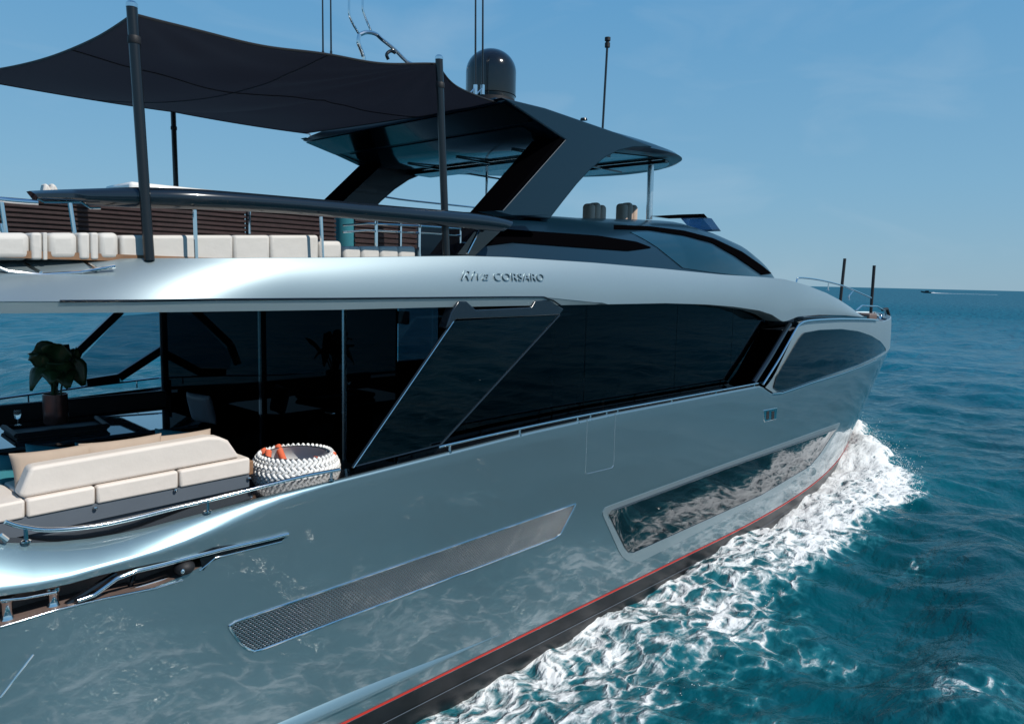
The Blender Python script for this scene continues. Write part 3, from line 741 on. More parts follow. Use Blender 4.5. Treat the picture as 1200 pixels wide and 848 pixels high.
# dome
dc = aty(575, 113, -1.0); R0 = (aty(602, 100, -1.0).x - aty(547, 100, -1.0).x) / 2 * .76
zt_ = aty(575, 57.5, -1.0).z; hgt = zt_ - dc.z
pr = [(R0 * .93, -.12), (R0, .02), (R0, hgt * .5)] + [(R0 * cos(a), hgt * .5 + hgt * .5 * sin(a)) for a in np.linspace(.1, pi / 2, 12)]
MB().lathe(pr, tuple(dc), 40).build('satellite_dome', 'black', hard, smooth=60)
MB().lathe([(R0 * .96, -.14), (R0 * .96, -.02), (R0 * 1.01, .0)], tuple(dc), 40).build('dome_base', 'matte', hard)
MB().lathe([(.3, -.65), (.26, -.1), (.34, -.1)], tuple(dc), 24).build('dome_foot', 'darkblue', hard)
# whip antennas in pairs
for (u, v0, v1, yy) in ((557.5, -60, 107, -1.4), (566, -60, 107, -1.4), (377.5, -60, 60, 2.15), (387, -60, 60, 2.15)):
    b = aty(u + (-.4 if u > 500 else 1), v1, yy); t = aty(u, v0, yy)
    o = MB().tube([b, (b.x + (t.x - b.x), yy, t.z)], .016, 8, r2=.011).build('whip_antenna', 'pole', hard)
    if u < 500: MB().tube([(b.x, b.y, 7.45), b], .022, 8).build('antenna_base', 'pole', o)
    if u > 500:
        MB().tube([b - Vector((0, 0, .05)), b + Vector((0, 0, .09))], .03, 8).build('antenna_foot', 'chrome', o)
        MB().tube([b + Vector((-.0, 0, .05)), b + Vector((-.12, 0, -.06))], .012, 6).build('antenna_strut', 'chrome', o)
MB().box((dc.x - .6, -1.7, 7.55), (dc.x + .2, -.9, 7.75)).build('antenna_plinth', 'darkblue', hard, bevel=.03)
# signal mast
my = 1.3
def mtube(px, r, nm, mt='chrome', yy=my, foot=False):
    q = [aty(u, v, yy) for u, v in px]
    if foot: q.append(Vector((max(7.6, q[-1].x + .05), yy, 7.5)))
    return MB().tube(spline(q, 4), r, 8).build(nm, mt, hard)
mtube([(408, -40), (409, 0), (410, 20), (421, 41)], .02, 'mast_tube'); mtube([(425, -40), (425, 0), (426, 15), (436, 39)], .02, 'mast_tube')
mtube([(421, 41), (430, 38), (440, 40), (447, 46), (462, 58), (476, 72), (496, 90)], .035, 'mast_arm', foot=True)
mtube([(421, 41), (420, 50), (425, 64), (427, 78)], .035, 'mast_arm', foot=True)
mtube([(455, 70), (453, 64), (458, 60), (463, 62)], .03, 'mast_horn', 'black')
# single antenna with lantern
b = aty(706, 150, -.8); t = aty(712, 48, -.8)
o = MB().tube([b - Vector((0, 0, .2)), t], .022, 8).build('light_pole', 'pole', hard)
MB().lathe([(0, -.12), (.05, -.12), (.05, -.04), (.035, -.04), (.035, 0), (.055, 0), (.055, .06), (0, .07)], tuple(t), 14).build('lantern', 'matte', o)
for u, v in ((684, 141),): p = aty(u, v, -2.2); MB().lathe([(0, .04), (.05, .03), (.06, 0)], tuple(p), 12).build('deck_light', 'black', hard)

# ------------------------------------------------------------------ foredeck details
gfd = lambda x, z: gb(x, 0) - .12
fr2 = rail('foredeck_rail', [(933, 334), (934, 328), (938, 325.5), (960, 328), (985, 334), (1003, 341), (1021, 349)], [(971, 330, 340), (995, 345, 351)], y=-1.9, r=.022)
mb = MB(); mb.tube([aty(u, v, -1.2) for u, v in ((1003, 364), (1010, 358), (1028, 359), (1037, 364), (1039, 374))], .025, 8); mb.build('pulpit', 'chrome', fr2)
mb = MB(); mb.tube([aty(u, v, -1.9) for u, v in ((994, 348), (1000, 340.5))], .018, 8); mb.build('rail_brace', 'chrome', fr2)
for u, v0, v1, u1, yy in ((990, 303, 360, 984, .2), (1024.5, 311, 373, 1020, -.6)):
    t = aty(u, v0, yy); b = aty(u1, v1, yy)
    MB().tube([t, b], .055, 8).build('jack_pole', 'matte', yacht)
mb = MB(); c0 = aty(1016, 372, -1.0); mb.box((c0.x - .6, -1.3, c0.z - .4), (c0.x + .1, -.6, c0.z + .16)); mb.build('windlass', 'brown', yacht, bevel=.05)
for u, v in ((1020, 372), (1032, 373)):
    p = aty(u, v, -1.0); MB().lathe([(.07, -.1), (.07, .05), (.04, .1), (.08, .16), (0, .17)], tuple(p), 12).build('bollard', 'chrome', yacht)
p = aty(1034, 366, -.8); MB().tube([p + Vector((0, 0, .1)), p + Vector((.5, 0, .12)), p + Vector((.75, 0, -.1)), p + Vector((.7, 0, -.35))], .06, 8).build('anchor_roller', 'matte', yacht)

# ------------------------------------------------------------------ awning on poles
P1 = aty(157, 16, -3.15); P2 = aty(513, 76, -3.1); H1 = aty(590, 121, -2.3); H2 = aty(357, 156, 2.4); P3 = aty(203, 131, 3.2); P4 = Vector((P1.x - .02, 3.2, P3.z - .03))
aw = empty('awning', (4, 0, 5.3), 'dark shade sail stretched over the upper deck between slim poles and the hardtop', 'awning')
def seg(a, b, t, sag, ins):
    p = a.lerp(b, t); k = 4 * t * (1 - t); return p + Vector((0, 0, -sag * k)) + Vector(ins) * k
UA = .62
def stb(u): return seg(P1, P2, u / UA, .06, (0, .10, 0)) if u < UA else seg(P2, H1, (u - UA) / (1 - UA), .04, (-.05, .12, 0))
def prt(u): return seg(P4, P3, u / UA, .05, (0, -.15, 0)) if u < UA else seg(P3, H2, (u - UA) / (1 - UA), .03, (0, -.06, 0))
def aft(v): return seg(P1, P4, v, .03, (.22, 0, 0))
def fwd(v): return seg(H1, H2, v, .05, (-.15, 0, 0))
def vfold(u, v):
    q = 1.7 * u + .9 * v; return (sin(11 * q + 2.2 * sin(5 * v)) * .6 + sin(19 * u - 7 * v) * .4) * sin(pi * u) * sin(pi * v)
rows = []; NA = 110
for i in range(NA + 1):
    u = i / NA; r = []
    for j in range(NA + 1):
        v = j / NA
        c = stb(u) * (1 - v) + prt(u) * v + aft(v) * (1 - u) + fwd(v) * u - (P1 * (1 - u) * (1 - v) + H1 * u * (1 - v) + P4 * (1 - u) * v + H2 * u * v)
        c.z += -.16 * sin(pi * u) * sin(pi * v) + .018 * sin(7 * v + 9 * u * (1 - v)) * sin(pi * u) * sin(pi * v) + .016 * sin(23 * (u + .5 * v)) * (1 - v) ** 2 * sin(pi * u) + .022 * sin(14 * atan2(v + .02, u + .02)) * math.exp(-3.5 * hypot(u, v)) * min(1, 8 * v) * min(1, 8 * u) + .03 * sin(16 * atan2(v + .02, abs(u - UA) + .02)) * math.exp(-4.5 * hypot(u - UA, v)) * min(1, 6 * v) + .02 * vfold(u, v)
        r.append(c)
    rows.append(r)
cn = MB().grid(rows).build('canopy', 'cloth', aw, smooth=180)
mb = MB(); mb.tube([r[0] - Vector((0, 0, .006)) for r in rows], .012, 6); mb.tube([r[-1] for r in rows], .012, 6); mb.tube(rows[0], .012, 6); mb.tube(rows[-1], .012, 6); mb.build('hem', 'matte', cn)
sm = MB(); sm.tube([r[37] - Vector((0, 0, .006)) for r in rows], .006, 5); sm.tube([rows[40][j] - Vector((0, 0, .006)) for j in range(NA + 1)], .005, 5); sm.build('seam', 'matte', cn)
for (t, b, nm) in ((aty(154.5, 9, -3.2), aty(175, 305, -3.24), 1), (aty(514.5, 70, -3.2), aty(523, 302, -3.2), 1), (P3 + Vector((.02, .05, .06)), Vector((P3.x + .03, 3.2, 5.3)), 0), (P4 + Vector((-.1, .05, .06)), Vector((P4.x, 3.2, 5.3)), 0)):
    o = MB().tube([b, t], .042, 16).build('pole', 'pole', aw)
    MB().lathe([(.046, 0), (.05, .01), (.05, .05), (.046, .06)], (t.x + (b.x - t.x) * .14, t.y + (b.y - t.y) * .14, t.z + (b.z - t.z) * .14), 16).build('collar', 'matte', o)
    MB().lathe([(.030, 0), (.044, 0), (.044, .03), (.03, .045), (0, .045)], tuple(t), 16).build('pole_cap', 'chrome', o)
for p in (H1, H2, aty(435, 141, .5)):
    MB().tube([p, p + Vector((.10, 0, .0)), p + Vector((.13, 0, -.05))], .012, 6).build('hook', 'chrome', cn)
MB().tube([P2, aty(513, 73, -3.18)], .008, 6).build('lashing', 'chrome', cn)

# ------------------------------------------------------------------ cockpit furniture
def cushion(name, c, sz, mtl, parent=None, rot=(0, 0, 0), puff=.25, label=None, cat=None, group=None):
    mb = MB(); n = 18; sx, sz_, sy = [s / 2 for s in sz]; rows = []
    idx = {}
    def P(a, b, s):
        ex = 1 - puff * .25 * b ** 2 * 0; k = (1 - a ** 4) * (1 - b ** 4); h = sz_ * (.12 + .88 * max(0, k) ** .5) * s
        sh = 1 - .07 * (1 - abs(a) ** 2) * (abs(b) > .98) ; sh2 = 1 - .07 * (1 - abs(b) ** 2) * (abs(a) > .98)
        return Vector((a * sx * sh2, b * sy * sh, h))
    g = np.linspace(-1, 1, n + 1)
    R = Matrix.Rotation(rot[2], 3, 'Z') @ Matrix.Rotation(rot[1], 3, 'Y') @ Matrix.Rotation(rot[0] + pi / 2, 3, 'X'); c = Vector(c)
    T = [[c + R @ P(a, b, 1) for b in g] for a in g]; Bm = [[c + R @ P(a, b, -1) for b in g] for a in g]
    mb.grid(T); mb.grid(Bm)
    lt = [T[i][0] for i in range(n + 1)] + [T[n][j] for j in range(1, n + 1)] + [T[i][n] for i in range(n - 1, -1, -1)] + [T[0][j] for j in range(n - 1, -1, -1)]
    lb = [Bm[i][0] for i in range(n + 1)] + [Bm[n][j] for j in range(1, n + 1)] + [Bm[i][n] for i in range(n - 1, -1, -1)] + [Bm[0][j] for j in range(n - 1, -1, -1)]
    mb.grid([lt, lb]); o = mb.build(name, mtl, parent, smooth=75)
    if label: tag(o, label, cat, group)
    return o
sofa = empty('cockpit_sofa', (2.5, -2.5, 2.4), 'cream outdoor sofa with a long backrest beside the cockpit rail', 'sofa')
ys = -2.86
A = [aty(u, v, ys) for u, v in ((22, 581), (30, 583.5), (282, 536), (268, 516), (258, 512), (245, 511.5), (44, 546), (36, 548))]
mb = MB(); mb.prism(A, (0, .17, 0)); mb.build('backrest', 'cream', sofa, bevel=.03, seg=4)
cuts = [-30, 29, 111, 208, 292]
for a, b in zip(cuts[:-1], cuts[1:]):
    def ed(u, top): 
        t = (u - 29) / (292 - 29); return (584 + (535 - 584) * t) if top else (606 + (554.5 - 606) * t)
    q = [aty(a + 1, ed(a, 1), ys), aty(b - 1, ed(b, 1), ys), aty(b - 1, ed(b, 0), ys), aty(a + 1, ed(a, 0), ys)]
    mb = MB(); mb.prism([v + Vector((0, -.04, 0)) for v in q], (0, .75, 0)); mb.build('seat_pad', 'cream', sofa, bevel=.022, seg=3)
q = [aty(291, 541, ys), aty(299, 540, ys), aty(299, 556, ys), aty(291, 558, ys)]
mb = MB(); mb.prism([v + Vector((0, .03, 0)) for v in q], (0, .6, 0)); mb.build('end_panel', 'teak', sofa, bevel=.01)
b0 = aty(-30, 618, ys - .03); b1 = aty(292, 555, ys - .03)
mb = MB(); mb.box((b0.x, ys + .02, 2.42), (b1.x, ys + .66, min(b0.z, b1.z) - .0)); mb.build('plinth', 'grey', sofa, bevel=.01)
mb = MB(); mb.prism([aty(-30, 617, ys - .02), aty(292, 555.5, ys - .02), aty(292, 570, ys - .02), aty(-30, 640, ys - .02)], (0, .1, 0)); mb.build('valance', 'grey', sofa)
mb = MB()
for u, v in ((54, 598), (113, 594), (165, 583)): 
    p = aty(u, v, ys - .03); 
for u, v in ((112, 595), (206, 574), (292, 560)):
    p = aty(u, v, ys - .04); mb.lathe([(0, .015), (.014, .012), (.018, 0), (.014, -.012), (0, -.015)], tuple(p), 10)
mb.build('stud', 'chrome', sofa)
mb = MB(); mb.box((.8, -2.75, 2.42), (1.5, -.9, 2.85)); mb.box((1.5, -2.2, 2.42), (3.4, -1.5, 2.85)); mb.build('base', 'cream', sofa, bevel=.03)
def pcenter(u, v, y): return aty(u, v, y)
cushion('back_cushion', pcenter(64, 553, -2.50), (.64, .17, .42), 'beige', None, (radians(-14), 0, .0), label='sand coloured back cushion at the aft end of the cockpit sofa, left of two', cat='cushion', group='sand coloured cushions on the cockpit sofa')
cushion('back_cushion', pcenter(146, 541, -2.50), (.72, .17, .44), 'beige', None, (radians(-18), 0, 0), label='sand coloured back cushion in the middle behind the long sofa backrest', cat='cushion', group='sand coloured cushions on the cockpit sofa')
cushion('back_cushion', pcenter(214, 529, -2.45), (.62, .17, .38), 'beige', None, (radians(-20), 0, 0), label='shaded taupe back cushion at the forward end of the cockpit sofa, furthest right', cat='cushion', group='sand coloured cushions on the cockpit sofa')
for (u, v, y, s, lab) in ((17, 530, -2.1, .40, 'teal scatter cushion lying flat at the left edge behind the sand cushion'), (57, 520, -1.9, .42, 'teal scatter cushion with a raised corner below the tray'), (112, 517, -1.9, .40, 'teal scatter cushion peeking between the two sand cushions'), (203, 501, -1.8, .40, 'teal scatter cushion near the forward end of the sofa by the glass door')):
    cushion('scatter_cushion', aty(u, v, y) - Vector((0, 0, .22)), (s, .14, s), 'teal', None, (radians(-25), radians(14), radians(10)), label=lab, cat='cushion', group='teal scatter cushions')
cushion('scatter_cushion', atx(236, 478, 4.6), (.5, .14, .42), 'grey', None, (radians(-14), 0, radians(100)), label='dark grey cushion leaning against the seat beside the glass door', cat='cushion')
# table
tb = empty('dining_table', (3.8, 1.5, 2.4), 'dark glossy cockpit table reflecting the sky', 'table')
TP = [atz(u, v, 2.98) for u, v in ((118, 487), (178, 480.5), (196, 484), (196, 494), (130, 503))]
x0 = TP[0].x
mb = MB(); mb.prism([(1.9, .55, 2.98), (4.6, .55, 2.98), (4.72, .7, 2.98), (4.72, 1.9, 2.98), (4.6, 2.05, 2.98), (1.9, 2.05, 2.98)], (0, 0, -.05)); mb.build('tabletop', 'table', tb, bevel=.01)
mb = MB(); mb.box((2.5, 1.0, 2.4), (2.9, 1.6, 2.93)); mb.box((3.8, 1.0, 2.4), (4.2, 1.6, 2.93)); mb.build('pedestal', 'black', tb)
tr = empty('tray', (3.1, 1.3, 2.985), 'dark wooden serving tray with raised rim on the glossy table', 'tray')
TQ = [atz(u, v, 3.0) for u, v in ((4, 503), (20, 514), (126, 502), (112, 492))]
cx_ = sum((p for p in TQ), Vector()) / 4
TQ = [Vector((p.x, p.y, 2.985)) for p in TQ]
mb = MB(); mb.prism(TQ, (0, 0, .02)); mb.build('tray_base', 'matte', tr)
mb = MB()
for a, b in zip(TQ, TQ[1:] + TQ[:1]): mb.tube([a + Vector((0, 0, .05)), b + Vector((0, 0, .05))], .035, 6)
mb.build('rim', 'matte', tr)
pt = empty('potted_plant', tuple(aty(66, 496, 1.35)), 'large leaved dark green plant in a coppery cylinder pot on the tray', 'plant')
pc = aty(66, 496, 1.35); ptop = aty(66, 461, 1.35); ph = ptop.z - pc.z; pr_ = .145
MB().lathe([(0, 0), (pr_ * .9, 0), (pr_, .03), (pr_ * 1.02, ph * .5), (pr_, ph), (pr_ * .93, ph), (pr_ * .9, ph * .8), (0, ph * .8)], tuple(pc), 32).build('pot', 'pot', pt)
lf = MB(); st = MB(); top0 = pc + Vector((0, 0, ph))
def leaf(tip_uv, yy, wd, droop=.2):
    tip = aty(*tip_uv, yy); base = top0 + Vector((random.uniform(-.05, .05), random.uniform(-.05, .05), -.05))
    knee = base.lerp(tip, .45) + Vector((0, 0, droop)); n = 14
    cen = [(1 - t) ** 2 * base + 2 * t * (1 - t) * knee + t * t * tip for t in lin(0, 1, n)]
    st.tube(cen[:7], .012, 6)
    rows = []
    for k in range(4, n):
        t = (k - 4) / (n - 5); wdt = wd * (sin(pi * min(1, t * .93 + .05)) ** .6) * (1 + .12 * sin(12 * t))
        d = (cen[min(k + 1, n - 1)] - cen[k - 1]).normalized(); sd = d.cross(Vector((0, 0, 1)))
        sd = (sd.normalized() if sd.length > .1 else Vector((1, 0, 0))); sd = (sd * .3 + Vector((.72, -.68, 0)) * (1 if sd.x > 0 else -1)); sd = (sd - d * sd.dot(d)).normalized(); up = sd.cross(d)
        rows.append([cen[k] + sd * wdt * s + up * (-.30 * wdt * abs(s)) for s in (-1, -.6, -.2, 0, .2, .6, 1)])
    lf.grid(rows)
for tu, yy, wd, dr in (((36, 458), 1.2, .10, .75), ((33, 415), 1.3, .16, .45), ((55, 402), 1.5, .16, .30), ((72, 403), 1.1, .17, .32), ((92, 420), 1.25, .17, .45), ((98, 452), 1.2, .15, .70), ((80, 455), 1.0, .14, .60),
                        ((60, 450), 1.0, .12, .55), ((86, 408), 1.7, .14, .3), ((42, 404), 1.4, .15, .35), ((90, 440), 1.5, .16, .6), ((50, 436), 1.6, .10, .5), ((76, 425), .9, .15, .4)):
    leaf(tu, yy, wd, dr)
lf.build('foliage', 'leaf', pt, smooth=180, solid=.004); st.build('stems', 'leaf', pt)
gl_ = aty(21, 498, 1.5); tag(MB().lathe([(0, 0), (.04, 0), (.008, .01), (.007, .07), (.035, .10), (.042, .16), (.036, .2)], tuple(gl_), 20).build('wine_glass', 'tglass', None), 'small clear stemmed glass standing on the tray', 'glass')

# port side bench behind the table
mb = MB(); mb.box((1.2, 2.35, 2.4), (5.0, 2.92, 2.85)); mb.box((1.2, 2.8, 2.85), (5.1, 2.93, 3.14))
bench = tag(mb.build('port_bench', 'matte', None, bevel=.03), 'dark upholstered bench along the far side of the cockpit behind the table', 'bench')
mb = MB()
# ------------------------------------------------------------------ woven basket with towels
bc = aty(352, 566, -2.66); bc.z = 2.87; bc = Vector((4.22, -2.62, 2.88)); br = .44; bh = .32
bk = empty('rope_basket', tuple(bc), 'round white braided rope basket standing by the glass door', 'basket')
def bprof(t): return br * (.80 + .22 * sin(pi * (t * .85 + .12)) ** 1.0)
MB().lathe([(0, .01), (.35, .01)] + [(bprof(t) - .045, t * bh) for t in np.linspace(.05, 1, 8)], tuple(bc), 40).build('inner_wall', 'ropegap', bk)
MB().lathe([(bprof(t) - .052, t * bh) for t in lin(.35, .97, 6)], tuple(bc), 40).build('lining', 'rope', bk)
mb = MB(); rowsN, per = 9, 44
for j in range(rowsN):
    t = (j + .5) / rowsN; rr = bprof(t); sgn = 1 if j % 2 else -1
    for k in range(per):
        a = 2 * pi * (k + .5 * (j % 2)) / per
        pts = []
        for q in (-1, -.4, .4, 1):
            aa = a + q * .055; rad_ = rr + .010 * (1 - q * q)
            pts.append(bc + Vector((rad_ * cos(aa), rad_ * sin(aa), t * bh + sgn * q * bh / rowsN * .55)))
        mb.tube(pts, .018, 6)
mb.build('weave', 'rope', bk, smooth=80)
for (u, v, y, r0, lab) in ((317, 524, -2.75, .035, 'leftmost'), (333, 521, -2.6, .04, 'second'), (348, 519, -2.35, .035, 'third'), (357, 524, -3.0, .035, 'near'), (380, 521, -2.95, .035, 'right')):
    pass
tw = [((-.27, .12), .9, 'coral orange rolled towel at the far left inside the basket rim'), ((-.16, .22), 2.2, 'coral orange towel striped with navy standing in the back of the basket'),
      ((.02, .27), 1.8, 'coral orange towel roll standing furthest back in the basket'), ((-.02, -.33), .4, 'coral orange towel end over the front rim of the basket'), ((.24, -.28), .6, 'coral orange towel end at the right of the front rim')]
for (dx, dy), a, lab in tw:
    p = bc + Vector((dx, dy, bh - .16))
    ax = Vector((cos(a) * .10, sin(a) * .10, .17 if dy > 0 else .14))
    mb = MB(); n = 14
    sp = [p + ax * t for t in lin(0, 1, 5)]
    mb.tube(sp, .036, 12); mb.tube([sp[-1] - ax * .02, sp[-1] + ax * .04], .030, 10)
    tag(mb.build('rolled_towel', 'orange', None, bevel=.004), lab, 'towel', 'coral towels in the rope basket')
# ------------------------------------------------------------------ flybridge furniture
def pads(name, edges, v0, v1, y, depth, mtl, parent, bev=.05, tuft=False):
    for a, b in zip(edges[:-1], edges[1:]):
        p = aty(a, v0, y); q = aty(b, v1, y); zb_ = aty((a + b) / 2, v1, y).z
        e_ = Vector((.002, 0, 0)); d_ = Vector((0, 0, .05)); mb = MB(); mb.prism([aty(a, v1, y) + e_ - d_, aty(b, v1, y) - e_ - d_, aty(b, v0, y) - e_, aty(a, v0, y) + e_], (0, depth, 0)); mb.build(name, mtl, parent, bevel=min(bev, (q.x - p.x) * .3), seg=4, smooth=60)
lounge = empty('flybridge_lounge', (3, -2.6, 5.25), 'long white upholstered lounge behind the dark coaming rail of the upper deck', 'lounge')
pads('bolster', [-30, 36, 50, 56, 92, 106, 116, 140], 272.5, 297, -3.17, .5, 'white', lounge, .05)
pads('seat_pad', [141, 274, 317, 374], 275.5, 300, -3.15, .9, 'white', lounge, .03)
pads('seat_pad', [374, 402], 282, 300, -3.1, .8, 'white', lounge, .05)
pads('seat_pad', [403, 424, 446, 468, 488], 288.5, 300, -3.0, .6, 'white', lounge, .04)
mb = MB(); a = aty(-30, 298, -2.95); b = aty(490, 300, -2.95); mb.box((a.x, -3.16, 5.17), (b.x, -2.2, 5.225)); mb.build('base_board', 'teak', lounge)
# slatted backrests
def slats(edges, y, v0, v1, n=7):
    for a, b in zip(edges[:-1], edges[1:]):
        A_ = aty(a + 1, v1, y); B_ = aty(b - 1, v1, y); zt = aty((a + b) / 2, v0, y).z; zb_ = min(A_.z, B_.z)
        mb = MB(); mb.box((A_.x, y + .03, zb_), (B_.x, y + .06, zt))
        for k in range(n):
            z0 = zb_ + (zt - zb_) * k / n; mb.box((A_.x, y, z0 + .006), (B_.x, y + .028, z0 + (zt - zb_) / n - .008))
        mb.build('slatted_backrest', 'slat', lounge, bevel=.004, seg=1)
slats([-30, 175, 290, 395], -2.42, 236, 276, 8)
slats([415, 443, 468, 490], -2.35, 255, 291, 6)
mb = MB(); mb.lathe([(.13, 0), (.13, .42), (.0, .42)], tuple(aty(406, 292, -2.2)), 20); tag(mb.build('towel_bin', 'teal', None), 'teal cylinder container between the slatted backrests on the upper deck', 'container')
MB().tube([aty(292, 248, -2.44), aty(292, 274, -2.44)], .016, 8).build('backrest_post', 'chrome', lounge)
# white bar unit top and sun loungers further inboard
mb = MB(); a = aty(152, 213.5, -2.34); b = aty(262, 217, -2.34)
mb.box((a.x, -2.34, a.z - .10), (b.x, -1.7, a.z + .01)); mb.box((a.x + .2, -2.2, 5.25), (b.x - .2, -1.8, a.z - .10)); 
tag(mb.build('deck_table', 'whitep', None, bevel=.03), 'white low table top showing above the coaming beside the awning pole', 'table')
for k, (u, v) in enumerate(((56, 217), (64, 217))):
    p = aty(u, v, -2.3); mb = MB(); mb.prism([p + Vector((-.05, 0, -.12)), p + Vector((.06, 0, -.12)), p + Vector((.015, 0, .0)), p + Vector((-.02, 0, .02))], (0, .12, 0))
    mb.box((p.x - .05, p.y, 5.25), (p.x + .06, p.y + .12, p.z - .12))
    tag(mb.build('folded_parasol', 'white', None, bevel=.02), 'pointed white cover tip above the dark coaming, ' + ('left' if k == 0 else 'right') + ' of the pair', 'cover', 'white cover tips at the aft upper deck')
for k, (u, mtl, lab) in enumerate(((697, 'seat', 'brown shaded helm seat top under the hardtop, left of two'), (735, 'seat', 'tan padded helm seat top under the hardtop, right of two'))):
    p = aty(u, 237.5, -1.1 + .1 * k); hs = empty('helm_seat', (p.x, p.y, 5.3), lab, 'seat', 'helm seats')
    for j, dx in enumerate((-.17, 0, .17)):
        MB().box((p.x + dx - .08, p.y - .12, 5.9), (p.x + dx + .08, p.y + .12, p.z - (.03 if dx else 0))).build('back_pad', mtl, hs, bevel=.075, seg=5, smooth=70)
    MB().box((p.x - .27, p.y - .3, 5.6), (p.x + .27, p.y + .3, 5.95)).build('seat_shell', mtl, hs, bevel=.05)
# ensign staff at the aft edge
fs = empty('ensign', tuple(aty(-20, 330, -2.9)), 'slanted chrome staff with red and white flag at the left edge', 'flag')
MB().tube([aty(22, 351, -3.0), aty(-60, 300, -2.6)], .014, 8).build('staff', 'chrome', fs)
mb = MB(); A = [aty(-30, 325, -2.8), aty(0, 341, -2.85), aty(14, 350, -2.9), aty(0, 349, -2.9), aty(-30, 346, -2.85)]; mb.prism(A, (0, .01, 0)); mb.build('flag_cloth', 'flagred', fs)
mb = MB(); A = [aty(-30, 320, -2.81), aty(0, 338, -2.87), aty(17, 350, -2.92), aty(14, 350.4, -2.92), aty(-2, 343, -2.87), aty(-30, 327, -2.81)]; mb.prism(A, (0, .01, 0)); mb.build('flag_stripe', 'whitep', fs)

# ------------------------------------------------------------------ sea
def vnoise(x, y, seed=0):
    xi = np.floor(x).astype(np.int64); yi = np.floor(y).astype(np.int64); fx = x - xi; fy = y - yi
    fx = fx * fx * (3 - 2 * fx); fy = fy * fy * (3 - 2 * fy)
    def h(a, b):
        n = (a * 374761393 + b * 668265263 + seed * 974711) & 0xffffffff; n = ((n ^ (n >> 13)) * 1274126177) & 0xffffffff
        return ((n ^ (n >> 16)) & 0xffff) / 65535.
    return (h(xi, yi) * (1 - fx) + h(xi + 1, yi) * fx) * (1 - fy) + (h(xi, yi + 1) * (1 - fx) + h(xi + 1, yi + 1) * fx) * fy
def fbm(x, y, oct=4, seed=0):
    s = 0; a = .5; t = 0
    for k in range(oct): s = s + a * vnoise(x, y, seed + k); t += a; a *= .5; x = x * 2.03 + 3.1; y = y * 2.03 + 1.7
    return s / t
fine = np.linspace(radians(-8), radians(96), 820); coarse = np.linspace(radians(96), radians(352), 300)[1:-1]
ang = np.concatenate([fine, coarse]); na = len(ang)
rr_ = [1.0, 2.5, 4.0, 5.0]; r = 5.6
while r < 26000:
    rr_.append(r); r *= 1.0072 if r < 60 else (1.02 if r < 400 else 1.08)
rad_ = np.array(rr_); nr = len(rad_)
Rg, Ag = np.meshgrid(rad_, ang, indexing='ij')
X = Rg * np.cos(Ag) + CAM.x; Y = Rg * np.sin(Ag) + CAM.y
Z = np.zeros_like(X)
wr = np.random.default_rng(5); fade = np.clip(1 - (Rg - 150) / 500, 0, 1)
for k in range(56):
    lam = 0.55 * 1.09 ** k * wr.uniform(.9, 1.1)
    if lam > 26: lam = wr.uniform(.8, 6)
    th = radians(200) + wr.normal(0, .55); kk = 2 * pi / lam; amp = .0075 * lam ** .80 * wr.uniform(.6, 1.2) * (1 if lam < 12 else .45)
    ph = wr.uniform(0, 2 * pi); arg = kk * (X * cos(th) + Y * sin(th)) + ph + 1.6 * fbm(X / lam / 3, Y / lam / 3, 1, k)
    res = np.clip((lam / (Rg * .0085 + .02) - 2) / 3, 0, 1)
    Z += amp * (np.sin(arg) + .28 * np.cos(2 * arg)) * res
Z *= fade
# hull distance
hbv = np.where(X <= 12, 3.36, np.clip(3.36 * (1 - (np.clip(X - 12, 0, 40) / 16.3) ** 2.1), 0, 4))
D = -Y - hbv                                                     # metres off the starboard side
wob = (fbm(X / 1.3, Y / 1.3, 3, 40) - .5)
wob2 = (fbm(X / .5, Y / .5, 3, 50) - .5)
outer = np.interp(X, [-20, -5, 2, 6, 9, 12, 16, 19, 21.5, 23.5, 26, 28.5], [6.5, 5, 3.6, 2.9, 2.3, 1.75, 1.9, 2.35, 2.1, 1.5, .9, .2]) + 1.0 * wob + .4 * wob2
inside = np.clip((outer + .35 - D) / .95, 0, 1) ** .8 * np.clip((28.3 - X) / .8, 0, 1) * (D > -1.2)
edgef = np.exp(-((D - outer + .4) / .4) ** 2)
body = np.interp(X, [-20, 0, 5, 12, 18, 22, 27], [.52, .58, .64, .72, .80, .93, 1.02])
dens = inside * (body + .22 * np.exp(-np.clip(D, 0, 9) / .5) * (X > 14) + .10 * edgef * (X > 12)) * np.where(X < 13, np.clip(.86 + .55 * wob + .2 * np.exp(-D / 1.4), .3, 1.2), 1)
# scattered lacy foam left by the wake
lacy = np.clip((outer + 1.3 + 2 * wob - D) / 1.2, 0, 1) * np.clip((12.2 - X) / 2.0, 0, 1) * (D > -1) * .47 * np.clip((fbm(X / 1.8, Y / 1.0, 3, 77) - .40) / .08, 0, 1)
lacy2 = np.exp(-((X - 10.3 - .1 * (Y + 8)) / 1.2) ** 2 - ((Y + 7.9) / .9) ** 2) * .52
lacy3 = np.exp(-((X - 14.6) / .8) ** 2 - ((Y + 6.2) / .35) ** 2) * .42
dens = np.maximum(np.maximum(dens, lacy), np.maximum(lacy2, lacy3)) * (X < 29)
# port side foam
Dp = Y - hbv; densp = np.clip((2.4 + 1.0 * wob - Dp) / .6, 0, 1) * np.clip((28 - X) / 1, 0, 1) * (Dp > -1) * .8
dens = np.where(Y > 0, densp, dens)
